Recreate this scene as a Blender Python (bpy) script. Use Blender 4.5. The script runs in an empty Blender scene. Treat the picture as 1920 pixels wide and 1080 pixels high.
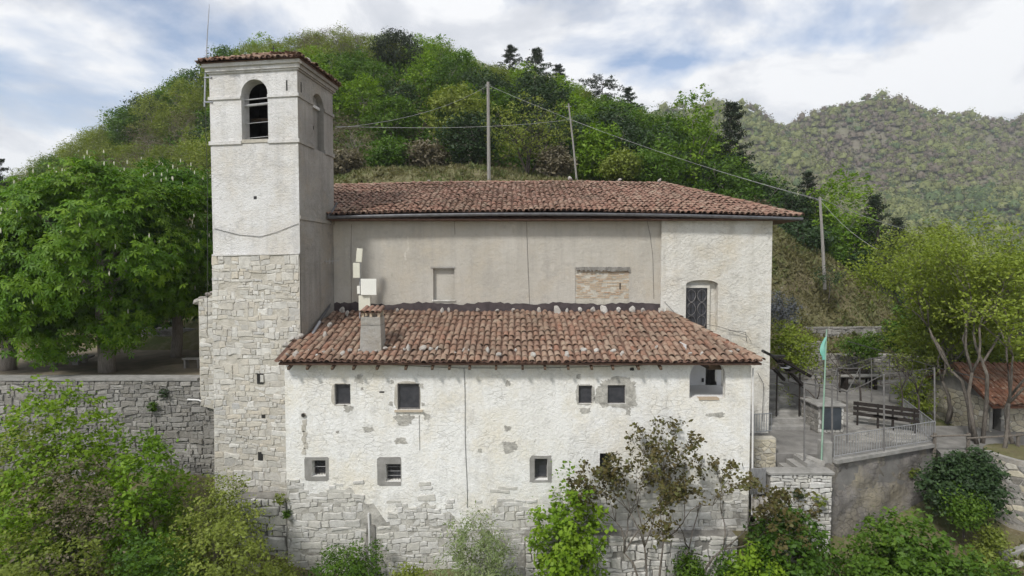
import bpy, bmesh, math, random
import numpy as np
from mathutils import Vector, Matrix

R = math.radians
scn = bpy.context.scene
COL = scn.collection

# ------------------------------------------------------------------ camera, sky, sun, exposure
F = 982.0
PITCH = R(2.3)
cam_d = bpy.data.cameras.new('camera'); cam = bpy.data.objects.new('camera', cam_d); COL.objects.link(cam)
cam_d.sensor_width = 36.0; cam_d.lens = 36.0 * F / 1920.0
cam_d.clip_start = 0.1; cam_d.clip_end = 5000
cam.location = (0, 0, 0); cam.rotation_euler = (math.pi/2 - PITCH, 0, 0)
scn.camera = cam

SUN_EL, SUN_AZ = R(47), R(217)          # azimuth the light comes from, clockwise from +Y: behind the camera, to its left
sd = bpy.data.lights.new('sun', 'SUN'); sd.energy = 2.1; sd.angle = R(7); sd.color = (1.0, 0.97, 0.925)
sun = bpy.data.objects.new('sun', sd); COL.objects.link(sun)
sv = Vector((math.sin(SUN_AZ)*math.cos(SUN_EL), math.cos(SUN_AZ)*math.cos(SUN_EL), math.sin(SUN_EL)))
sun.rotation_euler = sv.to_track_quat('Z', 'Y').to_euler()

w = bpy.data.worlds.new('World'); scn.world = w; w.use_nodes = True
nt = w.node_tree; nt.nodes.clear()
def N(t, typ, **kw):
    n = t.nodes.new(typ)
    for k, v in kw.items():
        if k.startswith('i_'):
            n.inputs[int(k[2:]) if k[2:].isdigit() else k[2:].replace('_', ' ')].default_value = v
        else: setattr(n, k, v)
    return n
def ramp(t, stops, interp='LINEAR'):
    n = t.nodes.new('ShaderNodeValToRGB'); cr = n.color_ramp; cr.interpolation = interp
    while len(cr.elements) > 1: cr.elements.remove(cr.elements[0])
    for i, (p, c) in enumerate(stops):
        e = cr.elements[0] if i == 0 else cr.elements.new(p)
        e.position = p
        if not hasattr(c, '__len__'): c = (c, c, c)
        e.color = (c[0], c[1], c[2], 1)
    return n
L = nt.links.new
sky = N(nt, 'ShaderNodeTexSky', sky_type='NISHITA', sun_disc=False, sun_elevation=SUN_EL, sun_rotation=SUN_AZ, altitude=500.0, air_density=1.0, dust_density=1.2)
tc = N(nt, 'ShaderNodeTexCoord')
sep = N(nt, 'ShaderNodeSeparateXYZ'); L(tc.outputs['Generated'], sep.inputs[0])
zz = N(nt, 'ShaderNodeMath', operation='MAXIMUM', i_1=0.0); L(sep.outputs['Z'], zz.inputs[0])
zd = N(nt, 'ShaderNodeMath', operation='ADD', i_1=0.38); L(zz.outputs[0], zd.inputs[0])
dx = N(nt, 'ShaderNodeMath', operation='DIVIDE'); L(sep.outputs['X'], dx.inputs[0]); L(zd.outputs[0], dx.inputs[1])
dy = N(nt, 'ShaderNodeMath', operation='DIVIDE'); L(sep.outputs['Y'], dy.inputs[0]); L(zd.outputs[0], dy.inputs[1])
cmb = N(nt, 'ShaderNodeCombineXYZ'); L(dx.outputs[0], cmb.inputs[0]); L(dy.outputs[0], cmb.inputs[1])
mp = N(nt, 'ShaderNodeMapping'); mp.inputs['Location'].default_value = (3.7, 1.3, 0.4); L(cmb.outputs[0], mp.inputs[0])
n1 = N(nt, 'ShaderNodeTexNoise', i_Scale=1.7, i_Detail=10.0, i_Roughness=0.56, i_Distortion=0.3); L(mp.outputs[0], n1.inputs['Vector'])
n2 = N(nt, 'ShaderNodeTexNoise', i_Scale=2.9, i_Detail=10.0, i_Roughness=0.58, i_Distortion=0.3)
mp2 = N(nt, 'ShaderNodeMapping'); mp2.inputs['Location'].default_value = (9.1, 5.2, 2.0); L(cmb.outputs[0], mp2.inputs[0]); L(mp2.outputs[0], n2.inputs['Vector'])
cov = ramp(nt, [(0.345, 0.06), (0.455, 0.97)]); L(n1.outputs[0], cov.inputs[0])
shade = ramp(nt, [(0.33, (5.5, 5.8, 6.35)), (0.46, (7.0, 7.2, 7.65)), (0.55, (9.3, 9.35, 9.45))]); L(n2.outputs[0], shade.inputs[0])
skyg = N(nt, 'ShaderNodeMix', data_type='RGBA', blend_type='MULTIPLY'); skyg.inputs[0].default_value = 1.0
L(sky.outputs[0], skyg.inputs[6]); skyg.inputs[7].default_value = (1.5, 1.5, 1.5, 1)
mx = N(nt, 'ShaderNodeMix', data_type='RGBA'); L(cov.outputs[0], mx.inputs[0]); L(skyg.outputs[2], mx.inputs[6]); L(shade.outputs[0], mx.inputs[7])
bg = N(nt, 'ShaderNodeBackground', i_Strength=0.07); L(mx.outputs[2], bg.inputs[0])
wo = N(nt, 'ShaderNodeOutputWorld'); L(bg.outputs[0], wo.inputs[0])

vs = scn.view_settings
scn.display_settings.display_device = 'sRGB'
vs.view_transform = 'Standard'; vs.look = 'None'; vs.exposure = 0.7; vs.gamma = 1.0; vs.use_curve_mapping = False
scn.render.engine = 'CYCLES'
scn.cycles.use_denoising = True
scn.cycles.use_adaptive_sampling = True; scn.cycles.adaptive_threshold = 0.025
scn.cycles.max_bounces = 5; scn.cycles.diffuse_bounces = 2; scn.cycles.transparent_max_bounces = 8
scn.cycles.volume_bounces = 0; scn.cycles.transmission_bounces = 3
scn.cycles.caustics_reflective = False; scn.cycles.caustics_refractive = False

# ------------------------------------------------------------------ helpers
def P(u, v, Y):
    """the point at distance Y (metres in front of the camera) seen at photo pixel u, v"""
    k = (540.0 - v) / F
    d = ((u - 960.0) / F, math.cos(PITCH) + k*math.sin(PITCH), -math.sin(PITCH) + k*math.cos(PITCH))
    s = Y / d[1]
    return Vector((d[0]*s, Y, d[2]*s))
def X_(u, Y): return P(u, 500, Y).x
def Z_(v, Y): return P(960, v, Y).z

def mk(name, verts, faces, mat, parent=None, smooth=False, tint=None):
    me = bpy.data.meshes.new(name)
    if isinstance(verts, np.ndarray) and isinstance(faces, np.ndarray):
        nv, nf, k = len(verts), len(faces), faces.shape[1]
        me.vertices.add(nv); me.vertices.foreach_set('co', verts.astype(np.float32).ravel())
        me.loops.add(nf*k); me.loops.foreach_set('vertex_index', faces.astype(np.int32).ravel())
        me.polygons.add(nf)
        me.polygons.foreach_set('loop_start', np.arange(0, nf*k, k, dtype=np.int32))
        if tint is not None:
            a = me.attributes.new('tint', 'FLOAT', 'FACE'); a.data.foreach_set('value', np.asarray(tint, dtype=np.float32))
        me.update(calc_edges=True)
    else:
        me.from_pydata([tuple(v) for v in verts], [], [tuple(f) for f in faces])
        if tint is not None:
            a = me.attributes.new('tint', 'FLOAT', 'FACE'); a.data.foreach_set('value', np.asarray(tint, dtype=np.float32))
        me.update()
    if smooth: me.shade_smooth()
    me.materials.append(MAT[mat] if isinstance(mat, str) else mat)
    return link(name, me, parent)
def link(name, data, parent=None):
    o = bpy.data.objects.new(name, data); COL.objects.link(o)
    if parent is not None: adopt(o, parent)
    return o
def adopt(o, parent):
    o.parent = parent
    if parent.type == 'EMPTY' and parent.parent is None and not parent.get('_local'):
        o.matrix_parent_inverse = Matrix.Translation(-parent.location)
    return o
def tag(o, label=None, cat=None, group=None, kind=None):
    if label: o['label'] = label
    if cat: o['category'] = cat
    if group: o['group'] = group
    if kind: o['kind'] = kind
    return o
def thing(name, label, cat, loc=(0, 0, 0), group=None, local=False):
    o = bpy.data.objects.new(name, None); COL.objects.link(o); o.location = loc; o.empty_display_size = 0.3
    if local: o['_local'] = 1
    return tag(o, label, cat, group, 'thing')
def copy_tree(o, parent=None):
    c = o.copy(); COL.objects.link(c); c.parent = parent
    for ch in o.children:
        d = ch.copy(); COL.objects.link(d); d.parent = c; d.matrix_parent_inverse = ch.matrix_parent_inverse.copy()
    return c

class MB:
    """collects shapes into one mesh"""
    def __init__(s): s.v = []; s.f = []; s.t = []
    def add(s, v, f, t=0.0):
        b = len(s.v); s.v += [tuple(p) for p in v]; s.f += [tuple(i + b for i in q) for q in f]; s.t += [t]*len(f)
    def box(s, lo, hi, t=0.0):
        x0, y0, z0 = lo; x1, y1, z1 = hi
        s.add([(x0,y0,z0),(x1,y0,z0),(x1,y1,z0),(x0,y1,z0),(x0,y0,z1),(x1,y0,z1),(x1,y1,z1),(x0,y1,z1)],
              [(0,3,2,1),(4,5,6,7),(0,1,5,4),(1,2,6,5),(2,3,7,6),(3,0,4,7)], t)
    def obox(s, c, ax, ay, az, hx, hy, hz, t=0.0):
        c = Vector(c); ax = Vector(ax)*hx; ay = Vector(ay)*hy; az = Vector(az)*hz
        v = [c-ax-ay-az, c+ax-ay-az, c+ax+ay-az, c-ax+ay-az, c-ax-ay+az, c+ax-ay+az, c+ax+ay+az, c-ax+ay+az]
        s.add(v, [(0,3,2,1),(4,5,6,7),(0,1,5,4),(1,2,6,5),(2,3,7,6),(3,0,4,7)], t)
    def bar(s, a, b, wd, hg, up=(0,0,1)):
        a = Vector(a); b = Vector(b); d = (b-a); l = d.length; d.normalize()
        sd_ = d.cross(Vector(up))
        if sd_.length < 1e-4: sd_ = d.cross(Vector((0,1,0)))
        sd_.normalize(); u2 = sd_.cross(d)
        s.obox((a+b)/2, d, sd_, u2, l/2, wd/2, hg/2)
    def tube(s, pts, rad, n=6, t=0.0, cap=True):
        pts = [Vector(p) for p in pts]; m = len(pts)
        if not hasattr(rad, '__len__'): rad = [rad]*m
        rings = []; ref = Vector((0.13, 0.21, 0.97))
        for i, p in enumerate(pts):
            d = (pts[min(i+1, m-1)] - pts[max(i-1, 0)])
            if d.length < 1e-9: d = Vector((0,0,1))
            d.normalize()
            a = d.cross(ref)
            if a.length < 0.05: a = d.cross(Vector((1, 0, 0)))
            a.normalize(); b = d.cross(a)
            rings.append([p + (a*math.cos(2*math.pi*k/n) + b*math.sin(2*math.pi*k/n))*rad[i] for k in range(n)])
        v = [q for r in rings for q in r]; f = []
        for i in range(m-1):
            for k in range(n):
                f.append((i*n+k, i*n+(k+1) % n, (i+1)*n+(k+1) % n, (i+1)*n+k))
        if cap: f += [tuple(range(n))[::-1], tuple((m-1)*n+k for k in range(n))]
        s.add(v, f, t)
    def prism(s, poly, O, U, V, Nn, t0, t1, t=0.0):
        O, U, V, Nn = Vector(O), Vector(U), Vector(V), Vector(Nn)
        n = len(poly); a = [O + U*x + V*y + Nn*t0 for x, y in poly]; b = [O + U*x + V*y + Nn*t1 for x, y in poly]
        s.add(a + b, [tuple(range(n)), tuple(range(2*n-1, n-1, -1))] + [(i, i+n, (i+1) % n + n, (i+1) % n) for i in range(n)], t)
    def build(s, name, mat, parent=None, smooth=False, tint=False):
        return mk(name, s.v, s.f, mat, parent, smooth, s.t if tint else None)

# ------------------------------------------------------------------ materials
MAT = {}
def newmat(name):
    m = bpy.data.materials.new(name); m.use_nodes = True; t = m.node_tree; t.nodes.clear()
    b = N(t, 'ShaderNodeBsdfPrincipled'); o = N(t, 'ShaderNodeOutputMaterial'); t.links.new(b.outputs[0], o.inputs[0])
    b.inputs['Specular IOR Level'].default_value = 0.3
    MAT[name] = m
    return m, t, b
def noise(t, scale, detail=5.0, rough=0.55, coord='Object', stretch=None, dist=0.0, off=(0, 0, 0)):
    c = N(t, 'ShaderNodeTexCoord'); n = N(t, 'ShaderNodeTexNoise', i_Scale=scale, i_Detail=detail, i_Roughness=rough, i_Distortion=dist)
    mpn = N(t, 'ShaderNodeMapping'); mpn.inputs['Location'].default_value = off
    if stretch: mpn.inputs['Scale'].default_value = stretch
    t.links.new(c.outputs[coord], mpn.inputs[0]); t.links.new(mpn.outputs[0], n.inputs['Vector'])
    return n.outputs[0]
def mixc(t, fac, a, b, mode='MIX'):
    m = N(t, 'ShaderNodeMix', data_type='RGBA', blend_type=mode)
    for sock, val in ((0, fac), (6, a), (7, b)):
        if hasattr(val, 'links') or isinstance(val, bpy.types.NodeSocket): t.links.new(val, m.inputs[sock])
        elif sock == 0: m.inputs[0].default_value = val
        else: m.inputs[sock].default_value = (*val, 1)
    return m.outputs[2]
def rmp(t, src, stops):
    r = ramp(t, stops); t.links.new(src, r.inputs[0]); return r.outputs[0]
def bump(t, b, h, strength=0.4, dist=0.02):
    n = N(t, 'ShaderNodeBump', i_Strength=strength, i_Distance=dist); t.links.new(h, n.inputs['Height']); t.links.new(n.outputs[0], b.inputs['Normal'])
def madd(t, a, b, op='ADD'):
    m = N(t, 'ShaderNodeMath', operation=op)
    for i, val in enumerate((a, b)):
        if isinstance(val, bpy.types.NodeSocket): t.links.new(val, m.inputs[i])
        else: m.inputs[i].default_value = val
    return m.outputs[0]
def rnd_socket(t, attr=True):
    o = N(t, 'ShaderNodeObjectInfo').outputs['Random']
    if attr:
        a = N(t, 'ShaderNodeAttribute', attribute_name='tint').outputs['Fac']
        return madd(t, madd(t, o, a), 1.0, 'FRACT') if False else N_frac(t, madd(t, o, a))
    return o
def N_frac(t, s):
    m = N(t, 'ShaderNodeMath', operation='FRACT'); t.links.new(s, m.inputs[0]); return m.outputs[0]

def m_simple(name, c0, c1, scale=3.0, rough=0.85, bs=0.3, bd=0.02, bscale=None, detail=6.0, metal=0.0, stretch=None, spec=0.3):
    m, t, b = newmat(name)
    n = noise(t, scale, detail, 0.6, stretch=stretch)
    t.links.new(rmp(t, n, [(0.32, c0), (0.68, c1)]), b.inputs['Base Color'])
    b.inputs['Roughness'].default_value = rough; b.inputs['Metallic'].default_value = metal; b.inputs['Specular IOR Level'].default_value = spec
    if bs: bump(t, b, noise(t, bscale or scale*4, 6.0, 0.65), bs, bd)
    return m
def m_plaster(name, base, alt, grey, warm, peel, streak=0.5, spot=0.5, bs=0.5, lump=7.0, crack=0.0):
    """weathered lime plaster: broad tone drift, warm stains, vertical run-off streaks, flaked spots, rubble telegraphing through"""
    m, t, b = newmat(name)
    c = rmp(t, noise(t, 0.55, 6, 0.62), [(0.34, base), (0.66, alt)])
    c = mixc(t, rmp(t, noise(t, 0.7, 7, 0.68, off=(5, 2, 1)), [(0.46, 0.0), (0.66, 0.85)]), c, warm)
    c = mixc(t, rmp(t, noise(t, 1.0, 8, 0.65, stretch=(3.2, 3.2, 0.32), off=(1, 7, 3)), [(0.48, 0.0), (0.75, streak)]), c, grey)
    c = mixc(t, rmp(t, noise(t, 1.3, 9, 0.75, off=(3, 3, 9)), [(0.54, 0.0), (0.62, spot)]), c, grey)
    c = mixc(t, rmp(t, noise(t, 5.5, 7, 0.75, off=(8, 1, 4)), [(0.63, 0.0), (0.68, 0.7)]), c, peel)
    c = mixc(t, rmp(t, noise(t, 22, 5, 0.75), [(0.30, 0.45), (0.44, 0.0)]), c, peel)
    c = mixc(t, rmp(t, noise(t, 11, 5, 0.7, off=(6, 6, 1)), [(0.56, 0.0), (0.70, 0.6)]), c, alt)
    h = madd(t, noise(t, lump, 7, 0.68), madd(t, noise(t, 1.3, 9, 0.75, off=(3, 3, 9)), 1.2, 'MULTIPLY'))
    if crack:
        co = N(t, 'ShaderNodeTexCoord'); mpn = N(t, 'ShaderNodeMapping'); mpn.inputs['Scale'].default_value = (3.6, 3.6, 7.4); t.links.new(co.outputs['Object'], mpn.inputs[0])
        wob = N(t, 'ShaderNodeTexNoise', i_Scale=2.2, i_Detail=4.0); t.links.new(mpn.outputs[0], wob.inputs['Vector'])
        mv = mixc(t, 0.22, mpn.outputs[0], wob.outputs['Color'])
        vo = N(t, 'ShaderNodeTexVoronoi', feature='DISTANCE_TO_EDGE', i_Scale=1.0); t.links.new(mv, vo.inputs['Vector'])
        edge = rmp(t, vo.outputs['Distance'], [(0.0, 1.0), (0.055, 0.0)])
        where = rmp(t, noise(t, 0.8, 7, 0.72, off=(2, 6, 5)), [(0.46, 0.0), (0.60, crack)])
        f_ = madd(t, edge, where, 'MULTIPLY')
        c = mixc(t, f_, c, peel)
        h = madd(t, h, madd(t, f_, -0.6, 'MULTIPLY'))
    t.links.new(c, b.inputs['Base Color']); b.inputs['Roughness'].default_value = 0.92; b.inputs['Specular IOR Level'].default_value = 0.15
    bump(t, b, h, bs, 0.07)
    return m
def m_stone(name, stops, dirt=(0.16, 0.155, 0.14), bs=0.6, dirtiness=0.55):
    m, t, b = newmat(name)
    c = rmp(t, rnd_socket(t), stops)
    c = mixc(t, rmp(t, noise(t, 7, 7, 0.7), [(0.45, 0.0), (0.68, dirtiness)]), c, dirt)
    c = mixc(t, rmp(t, noise(t, 1.1, 5, 0.6, off=(4, 4, 2)), [(0.48, 0.0), (0.70, dirtiness*0.7)]), c, dirt)
    c = mixc(t, rmp(t, noise(t, 19, 5, 0.7, off=(2, 9, 1)), [(0.56, 0.0), (0.70, 0.5)]), c, (0.62, 0.60, 0.55))
    t.links.new(c, b.inputs['Base Color']); b.inputs['Roughness'].default_value = 0.95; b.inputs['Specular IOR Level'].default_value = 0.15
    bump(t, b, noise(t, 14, 7, 0.68), bs, 0.03)
    return m
def m_tile(name, stops):
    m, t, b = newmat(name)
    mean = tuple(sum(s[1][k] for s in stops)/len(stops) for k in range(3))
    c = mixc(t, 0.34, rmp(t, rnd_socket(t), stops), mean)
    c = mixc(t, rmp(t, noise(t, 3.1, 6, 0.65, coord='Object'), [(0.40, 0.0), (0.75, 0.55)]), c, (0.13, 0.085, 0.065))
    geo = N(t, 'ShaderNodeNewGeometry')
    nz = N(t, 'ShaderNodeTexNoise', i_Scale=2.4, i_Detail=7.0, i_Roughness=0.7); t.links.new(geo.outputs['Position'], nz.inputs['Vector'])
    c = mixc(t, rmp(t, nz.outputs[0], [(0.52, 0.0), (0.66, 0.75)]), c, (0.34, 0.275, 0.205))
    nz3 = N(t, 'ShaderNodeTexNoise', i_Scale=0.75, i_Detail=8.0, i_Roughness=0.65); t.links.new(geo.outputs['Position'], nz3.inputs['Vector'])
    c = mixc(t, rmp(t, nz3.outputs[0], [(0.47, 0.0), (0.66, 0.55)]), c, (0.15, 0.115, 0.085))
    nz2 = N(t, 'ShaderNodeTexNoise', i_Scale=9.0, i_Detail=6.0, i_Roughness=0.7); t.links.new(geo.outputs['Position'], nz2.inputs['Vector'])
    c = mixc(t, rmp(t, nz2.outputs[0], [(0.60, 0.0), (0.68, 0.8)]), c, (0.42, 0.38, 0.31))
    c = mixc(t, rmp(t, nz2.outputs[0], [(0.30, 0.7), (0.40, 0.0)]), c, (0.06, 0.045, 0.04))
    t.links.new(c, b.inputs['Base Color']); b.inputs['Roughness'].default_value = 0.9; b.inputs['Specular IOR Level'].default_value = 0.2
    bump(t, b, nz2.outputs[0], 0.35, 0.02)
    return m
def m_leaf(name, stops, trans=0.34, rough=0.55, own=0.3):
    """leaf colour varies from tree to tree and spray to spray"""
    m, t, b = newmat(name)
    a = N(t, 'ShaderNodeAttribute', attribute_name='tint').outputs['Fac']
    o = N(t, 'ShaderNodeObjectInfo').outputs['Random']
    f = madd(t, madd(t, a, 1 - own, 'MULTIPLY'), madd(t, o, own, 'MULTIPLY'))
    c = rmp(t, f, stops)
    t.links.new(c, b.inputs['Base Color']); b.inputs['Roughness'].default_value = rough; b.inputs['Specular IOR Level'].default_value = 0.25
    tr = N(t, 'ShaderNodeBsdfTranslucent'); t.links.new(mixc(t, 1.0, c, (1.15, 1.2, 0.6), 'MULTIPLY'), tr.inputs[0])
    ms = N(t, 'ShaderNodeMixShader', i_0=trans); t.links.new(b.outputs[0], ms.inputs[1]); t.links.new(tr.outputs[0], ms.inputs[2])
    out = [n for n in t.nodes if n.type == 'OUTPUT_MATERIAL'][0]; t.links.new(ms.outputs[0], out.inputs[0])
    return m

m_plaster('plaster_annex', (0.75, 0.74, 0.70), (0.83, 0.83, 0.81), (0.55, 0.54, 0.51), (0.72, 0.675, 0.57), (0.30, 0.285, 0.25), 0.45, 0.5, 0.6, 10.0, crack=0.42)
m_plaster('plaster_tower', (0.63, 0.62, 0.60), (0.73, 0.725, 0.715), (0.45, 0.445, 0.435), (0.60, 0.565, 0.505), (0.32, 0.31, 0.29), 0.6, 0.5, 0.7, 15.0, crack=0.3)
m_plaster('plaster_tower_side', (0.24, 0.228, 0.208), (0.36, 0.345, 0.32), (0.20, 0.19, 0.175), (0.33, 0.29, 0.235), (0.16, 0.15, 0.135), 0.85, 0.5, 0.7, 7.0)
m_plaster('plaster_nave', (0.41, 0.385, 0.335), (0.49, 0.465, 0.415), (0.35, 0.33, 0.295), (0.45, 0.405, 0.33), (0.34, 0.325, 0.295), 0.7, 0.5, 0.45, 6.0)
m_plaster('plaster_apse', (0.65, 0.635, 0.58), (0.73, 0.715, 0.67), (0.47, 0.45, 0.40), (0.60, 0.545, 0.44), (0.34, 0.32, 0.285), 0.55, 0.55, 0.9, 10.0, crack=0.35)
m_plaster('plaster_inside', (0.78, 0.78, 0.78), (0.84, 0.84, 0.84), (0.7, 0.7, 0.7), (0.74, 0.73, 0.70), (0.6, 0.6, 0.6), 0.2, 0.2, 0.2)
m_plaster('render_cement', (0.30, 0.29, 0.27), (0.40, 0.385, 0.36), (0.22, 0.215, 0.20), (0.30, 0.27, 0.22), (0.20, 0.19, 0.17), 0.7, 0.6, 0.7)
m_plaster('render_rough', (0.19, 0.175, 0.16), (0.30, 0.28, 0.26), (0.12, 0.112, 0.105), (0.31, 0.275, 0.20), (0.09, 0.085, 0.08), 0.85, 0.75, 1.0, 3.5, crack=.5)
m_simple('mortar_patch', (0.30, 0.29, 0.26), (0.56, 0.54, 0.49), 7.0, 0.95, 1.0, 0.04)
m_simple('mortar_pale', (0.38, 0.355, 0.30), (0.54, 0.51, 0.45), 3.0, 0.95, 0.8, 0.04)
m_simple('mortar_grey', (0.16, 0.152, 0.138), (0.28, 0.268, 0.242), 3.0, 0.95, 0.8, 0.04)
m_simple('mortar_foot', (0.25, 0.24, 0.215), (0.52, 0.50, 0.45), 2.2, 0.95, 0.9, 0.05)
m_simple('mortar_warm', (0.36, 0.335, 0.28), (0.52, 0.49, 0.42), 3.0, 0.95, 0.8, 0.04)
m_stone('stone_tower', [(0.0, (0.47, 0.455, 0.41)), (0.2, (0.60, 0.585, 0.54)), (0.4, (0.51, 0.475, 0.40)), (0.55, (0.67, 0.655, 0.61)), (0.7, (0.46, 0.44, 0.395)), (0.85, (0.56, 0.51, 0.42)), (1.0, (0.46, 0.455, 0.435))], dirt=(0.30, 0.288, 0.262))
m_stone('stone_white', [(0.0, (0.55, 0.54, 0.505)), (0.3, (0.62, 0.61, 0.58)), (0.6, (0.50, 0.485, 0.44)), (0.85, (0.60, 0.585, 0.53)), (1.0, (0.45, 0.44, 0.415))], dirt=(0.30, 0.29, 0.27))
m_stone('stone_grey', [(0.0, (0.19, 0.183, 0.17)), (0.3, (0.29, 0.28, 0.26)), (0.6, (0.23, 0.215, 0.19)), (0.85, (0.40, 0.385, 0.355)), (1.0, (0.26, 0.25, 0.228))], dirt=(0.12, 0.115, 0.10), dirtiness=.65)
m_stone('stone_warm', [(0.0, (0.46, 0.41, 0.30)), (0.4, (0.56, 0.52, 0.41)), (0.7, (0.40, 0.36, 0.27)), (1.0, (0.50, 0.48, 0.42))], dirt=(0.25, 0.22, 0.17))
m_stone('brick', [(0.0, (0.40, 0.285, 0.19)), (0.3, (0.48, 0.385, 0.285)), (0.6, (0.40, 0.30, 0.20)), (0.8, (0.50, 0.44, 0.35)), (1.0, (0.36, 0.235, 0.15))], dirt=(0.44, 0.40, 0.33), bs=0.4, dirtiness=.35)
m_stone('rock', [(0.0, (0.36, 0.34, 0.31)), (0.4, (0.50, 0.475, 0.43)), (0.7, (0.31, 0.285, 0.26)), (1.0, (0.56, 0.535, 0.49))], dirt=(0.17, 0.155, 0.13), bs=1.0, dirtiness=.8)
m_stone('roof_stone', [(0.0, (0.52, 0.50, 0.46)), (0.4, (0.66, 0.64, 0.60)), (0.7, (0.44, 0.40, 0.36)), (1.0, (0.62, 0.60, 0.56))], dirt=(0.23, 0.205, 0.175), bs=1.0, dirtiness=.9)
m_tile('tile_main', [(0.0, (0.235, 0.125, 0.092)), (0.2, (0.295, 0.165, 0.12)), (0.4, (0.20, 0.105, 0.08)), (0.58, (0.32, 0.205, 0.15)), (0.75, (0.26, 0.14, 0.102)), (0.88, (0.35, 0.255, 0.195)), (1.0, (0.22, 0.135, 0.105))])
m_tile('tile_annex', [(0.0, (0.225, 0.13, 0.09)), (0.16, (0.30, 0.20, 0.14)), (0.30, (0.25, 0.11, 0.07)), (0.46, (0.34, 0.245, 0.18)), (0.60, (0.19, 0.11, 0.08)), (0.74, (0.37, 0.29, 0.22)), (0.87, (0.27, 0.145, 0.10)), (1.0, (0.31, 0.225, 0.165))])
m_tile('tile_hut', [(0.0, (0.19, 0.085, 0.05)), (0.5, (0.23, 0.10, 0.06)), (1.0, (0.17, 0.08, 0.05))])
m_simple('tile_pan', (0.10, 0.06, 0.045), (0.19, 0.115, 0.085), 5.0, 0.95, 0.4, 0.02)
m_simple('bitumen', (0.045, 0.036, 0.038), (0.085, 0.068, 0.068), 4.0, 0.8, 0.4, 0.02)
m_simple('metal_gutter', (0.10, 0.10, 0.105), (0.17, 0.17, 0.18), 6.0, 0.5, 0.1, 0.005, metal=0.6)
m_simple('metal_zinc', (0.34, 0.35, 0.37), (0.46, 0.47, 0.49), 8.0, 0.45, 0.1, 0.005, metal=0.5)
m_simple('metal_dark', (0.03, 0.03, 0.032), (0.06, 0.055, 0.05), 8.0, 0.6, 0.1, 0.005, metal=0.5)
m_simple('metal_rail', (0.26, 0.26, 0.265), (0.36, 0.36, 0.36), 8.0, 0.55, 0.1, 0.005, metal=0.4)
m_simple('metal_post', (0.15, 0.145, 0.14), (0.23, 0.22, 0.215), 8.0, 0.6, 0.1, 0.005, metal=0.3)
m_simple('cable', (0.05, 0.05, 0.05), (0.09, 0.09, 0.085), 8.0, 0.7, 0.0)
m_simple('wire_light', (0.34, 0.34, 0.34), (0.44, 0.44, 0.44), 8.0, 0.6, 0.0)
m_simple('white_plastic', (0.72, 0.72, 0.66), (0.78, 0.78, 0.72), 2.0, 0.4, 0.0)
m_simple('cream_plastic', (0.60, 0.59, 0.49), (0.66, 0.65, 0.55), 2.0, 0.45, 0.0)
m_simple('white_pipe', (0.60, 0.59, 0.57), (0.70, 0.69, 0.67), 4.0, 0.5, 0.1, 0.005)
m_simple('wood_frame', (0.10, 0.095, 0.09), (0.17, 0.16, 0.15), 9.0, 0.8, 0.2, 0.005)
m_simple('wood_pole', (0.19, 0.178, 0.158), (0.32, 0.305, 0.28), 5.0, 0.85, 0.3, 0.01, stretch=(6, 6, 0.6))
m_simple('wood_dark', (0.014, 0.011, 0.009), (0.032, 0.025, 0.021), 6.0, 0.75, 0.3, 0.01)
m_simple('wood_beam', (0.07, 0.05, 0.035), (0.16, 0.11, 0.075), 6.0, 0.85, 0.4, 0.01)
m_simple('bronze', (0.08, 0.075, 0.055), (0.16, 0.14, 0.09), 6.0, 0.5, 0.2, 0.01, metal=0.8)
m_simple('concrete', (0.20, 0.195, 0.18), (0.33, 0.32, 0.30), 3.0, 0.92, 0.5, 0.02)
m_simple('paving', (0.14, 0.135, 0.125), (0.24, 0.23, 0.215), 1.8, 0.92, 0.5, 0.02)
m_simple('earth_plaza', (0.13, 0.115, 0.075), (0.24, 0.20, 0.145), 1.2, 0.95, 0.5, 0.03)
m_simple('bark', (0.10, 0.085, 0.07), (0.22, 0.195, 0.165), 7.0, 0.95, 0.9, 0.04, stretch=(3, 3, 0.7))
m_simple('bark_grey', (0.20, 0.175, 0.15), (0.34, 0.305, 0.265), 7.0, 0.95, 0.9, 0.03, stretch=(3, 3, 0.7))
m_simple('bark_dark', (0.05, 0.042, 0.036), (0.11, 0.092, 0.078), 7.0, 0.95, 0.7, 0.03, stretch=(3, 3, 0.7))
m_simple('flag_green', (0.13, 0.38, 0.31), (0.22, 0.48, 0.40), 3.0, 0.7, 0.2, 0.01)
m_simple('green_pole', (0.20, 0.33, 0.25), (0.30, 0.42, 0.33), 3.0, 0.6, 0.0)
m_simple('slate', (0.035, 0.043, 0.05), (0.06, 0.07, 0.08), 3.0, 0.6, 0.1, 0.01)
m_simple('blossom', (0.55, 0.55, 0.42), (0.68, 0.66, 0.52), 3.0, 0.8, 0.0)
m_simple('shed_sheet', (0.16, 0.17, 0.18), (0.26, 0.27, 0.28), 3.0, 0.6, 0.2, 0.01)
m_simple('room_dark', (0.02, 0.02, 0.02), (0.035, 0.033, 0.03), 3.0, 0.95, 0.0)
# window panes: dusty, faintly reflecting glass
m, t, b = newmat('glass')
t.links.new(rmp(t, noise(t, 5, 5, 0.6), [(0.35, (0.028, 0.030, 0.037)), (0.7, (0.060, 0.060, 0.068))]), b.inputs['Base Color'])
b.inputs['Roughness'].default_value = 0.28; b.inputs['Specular IOR Level'].default_value = 0.5
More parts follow.
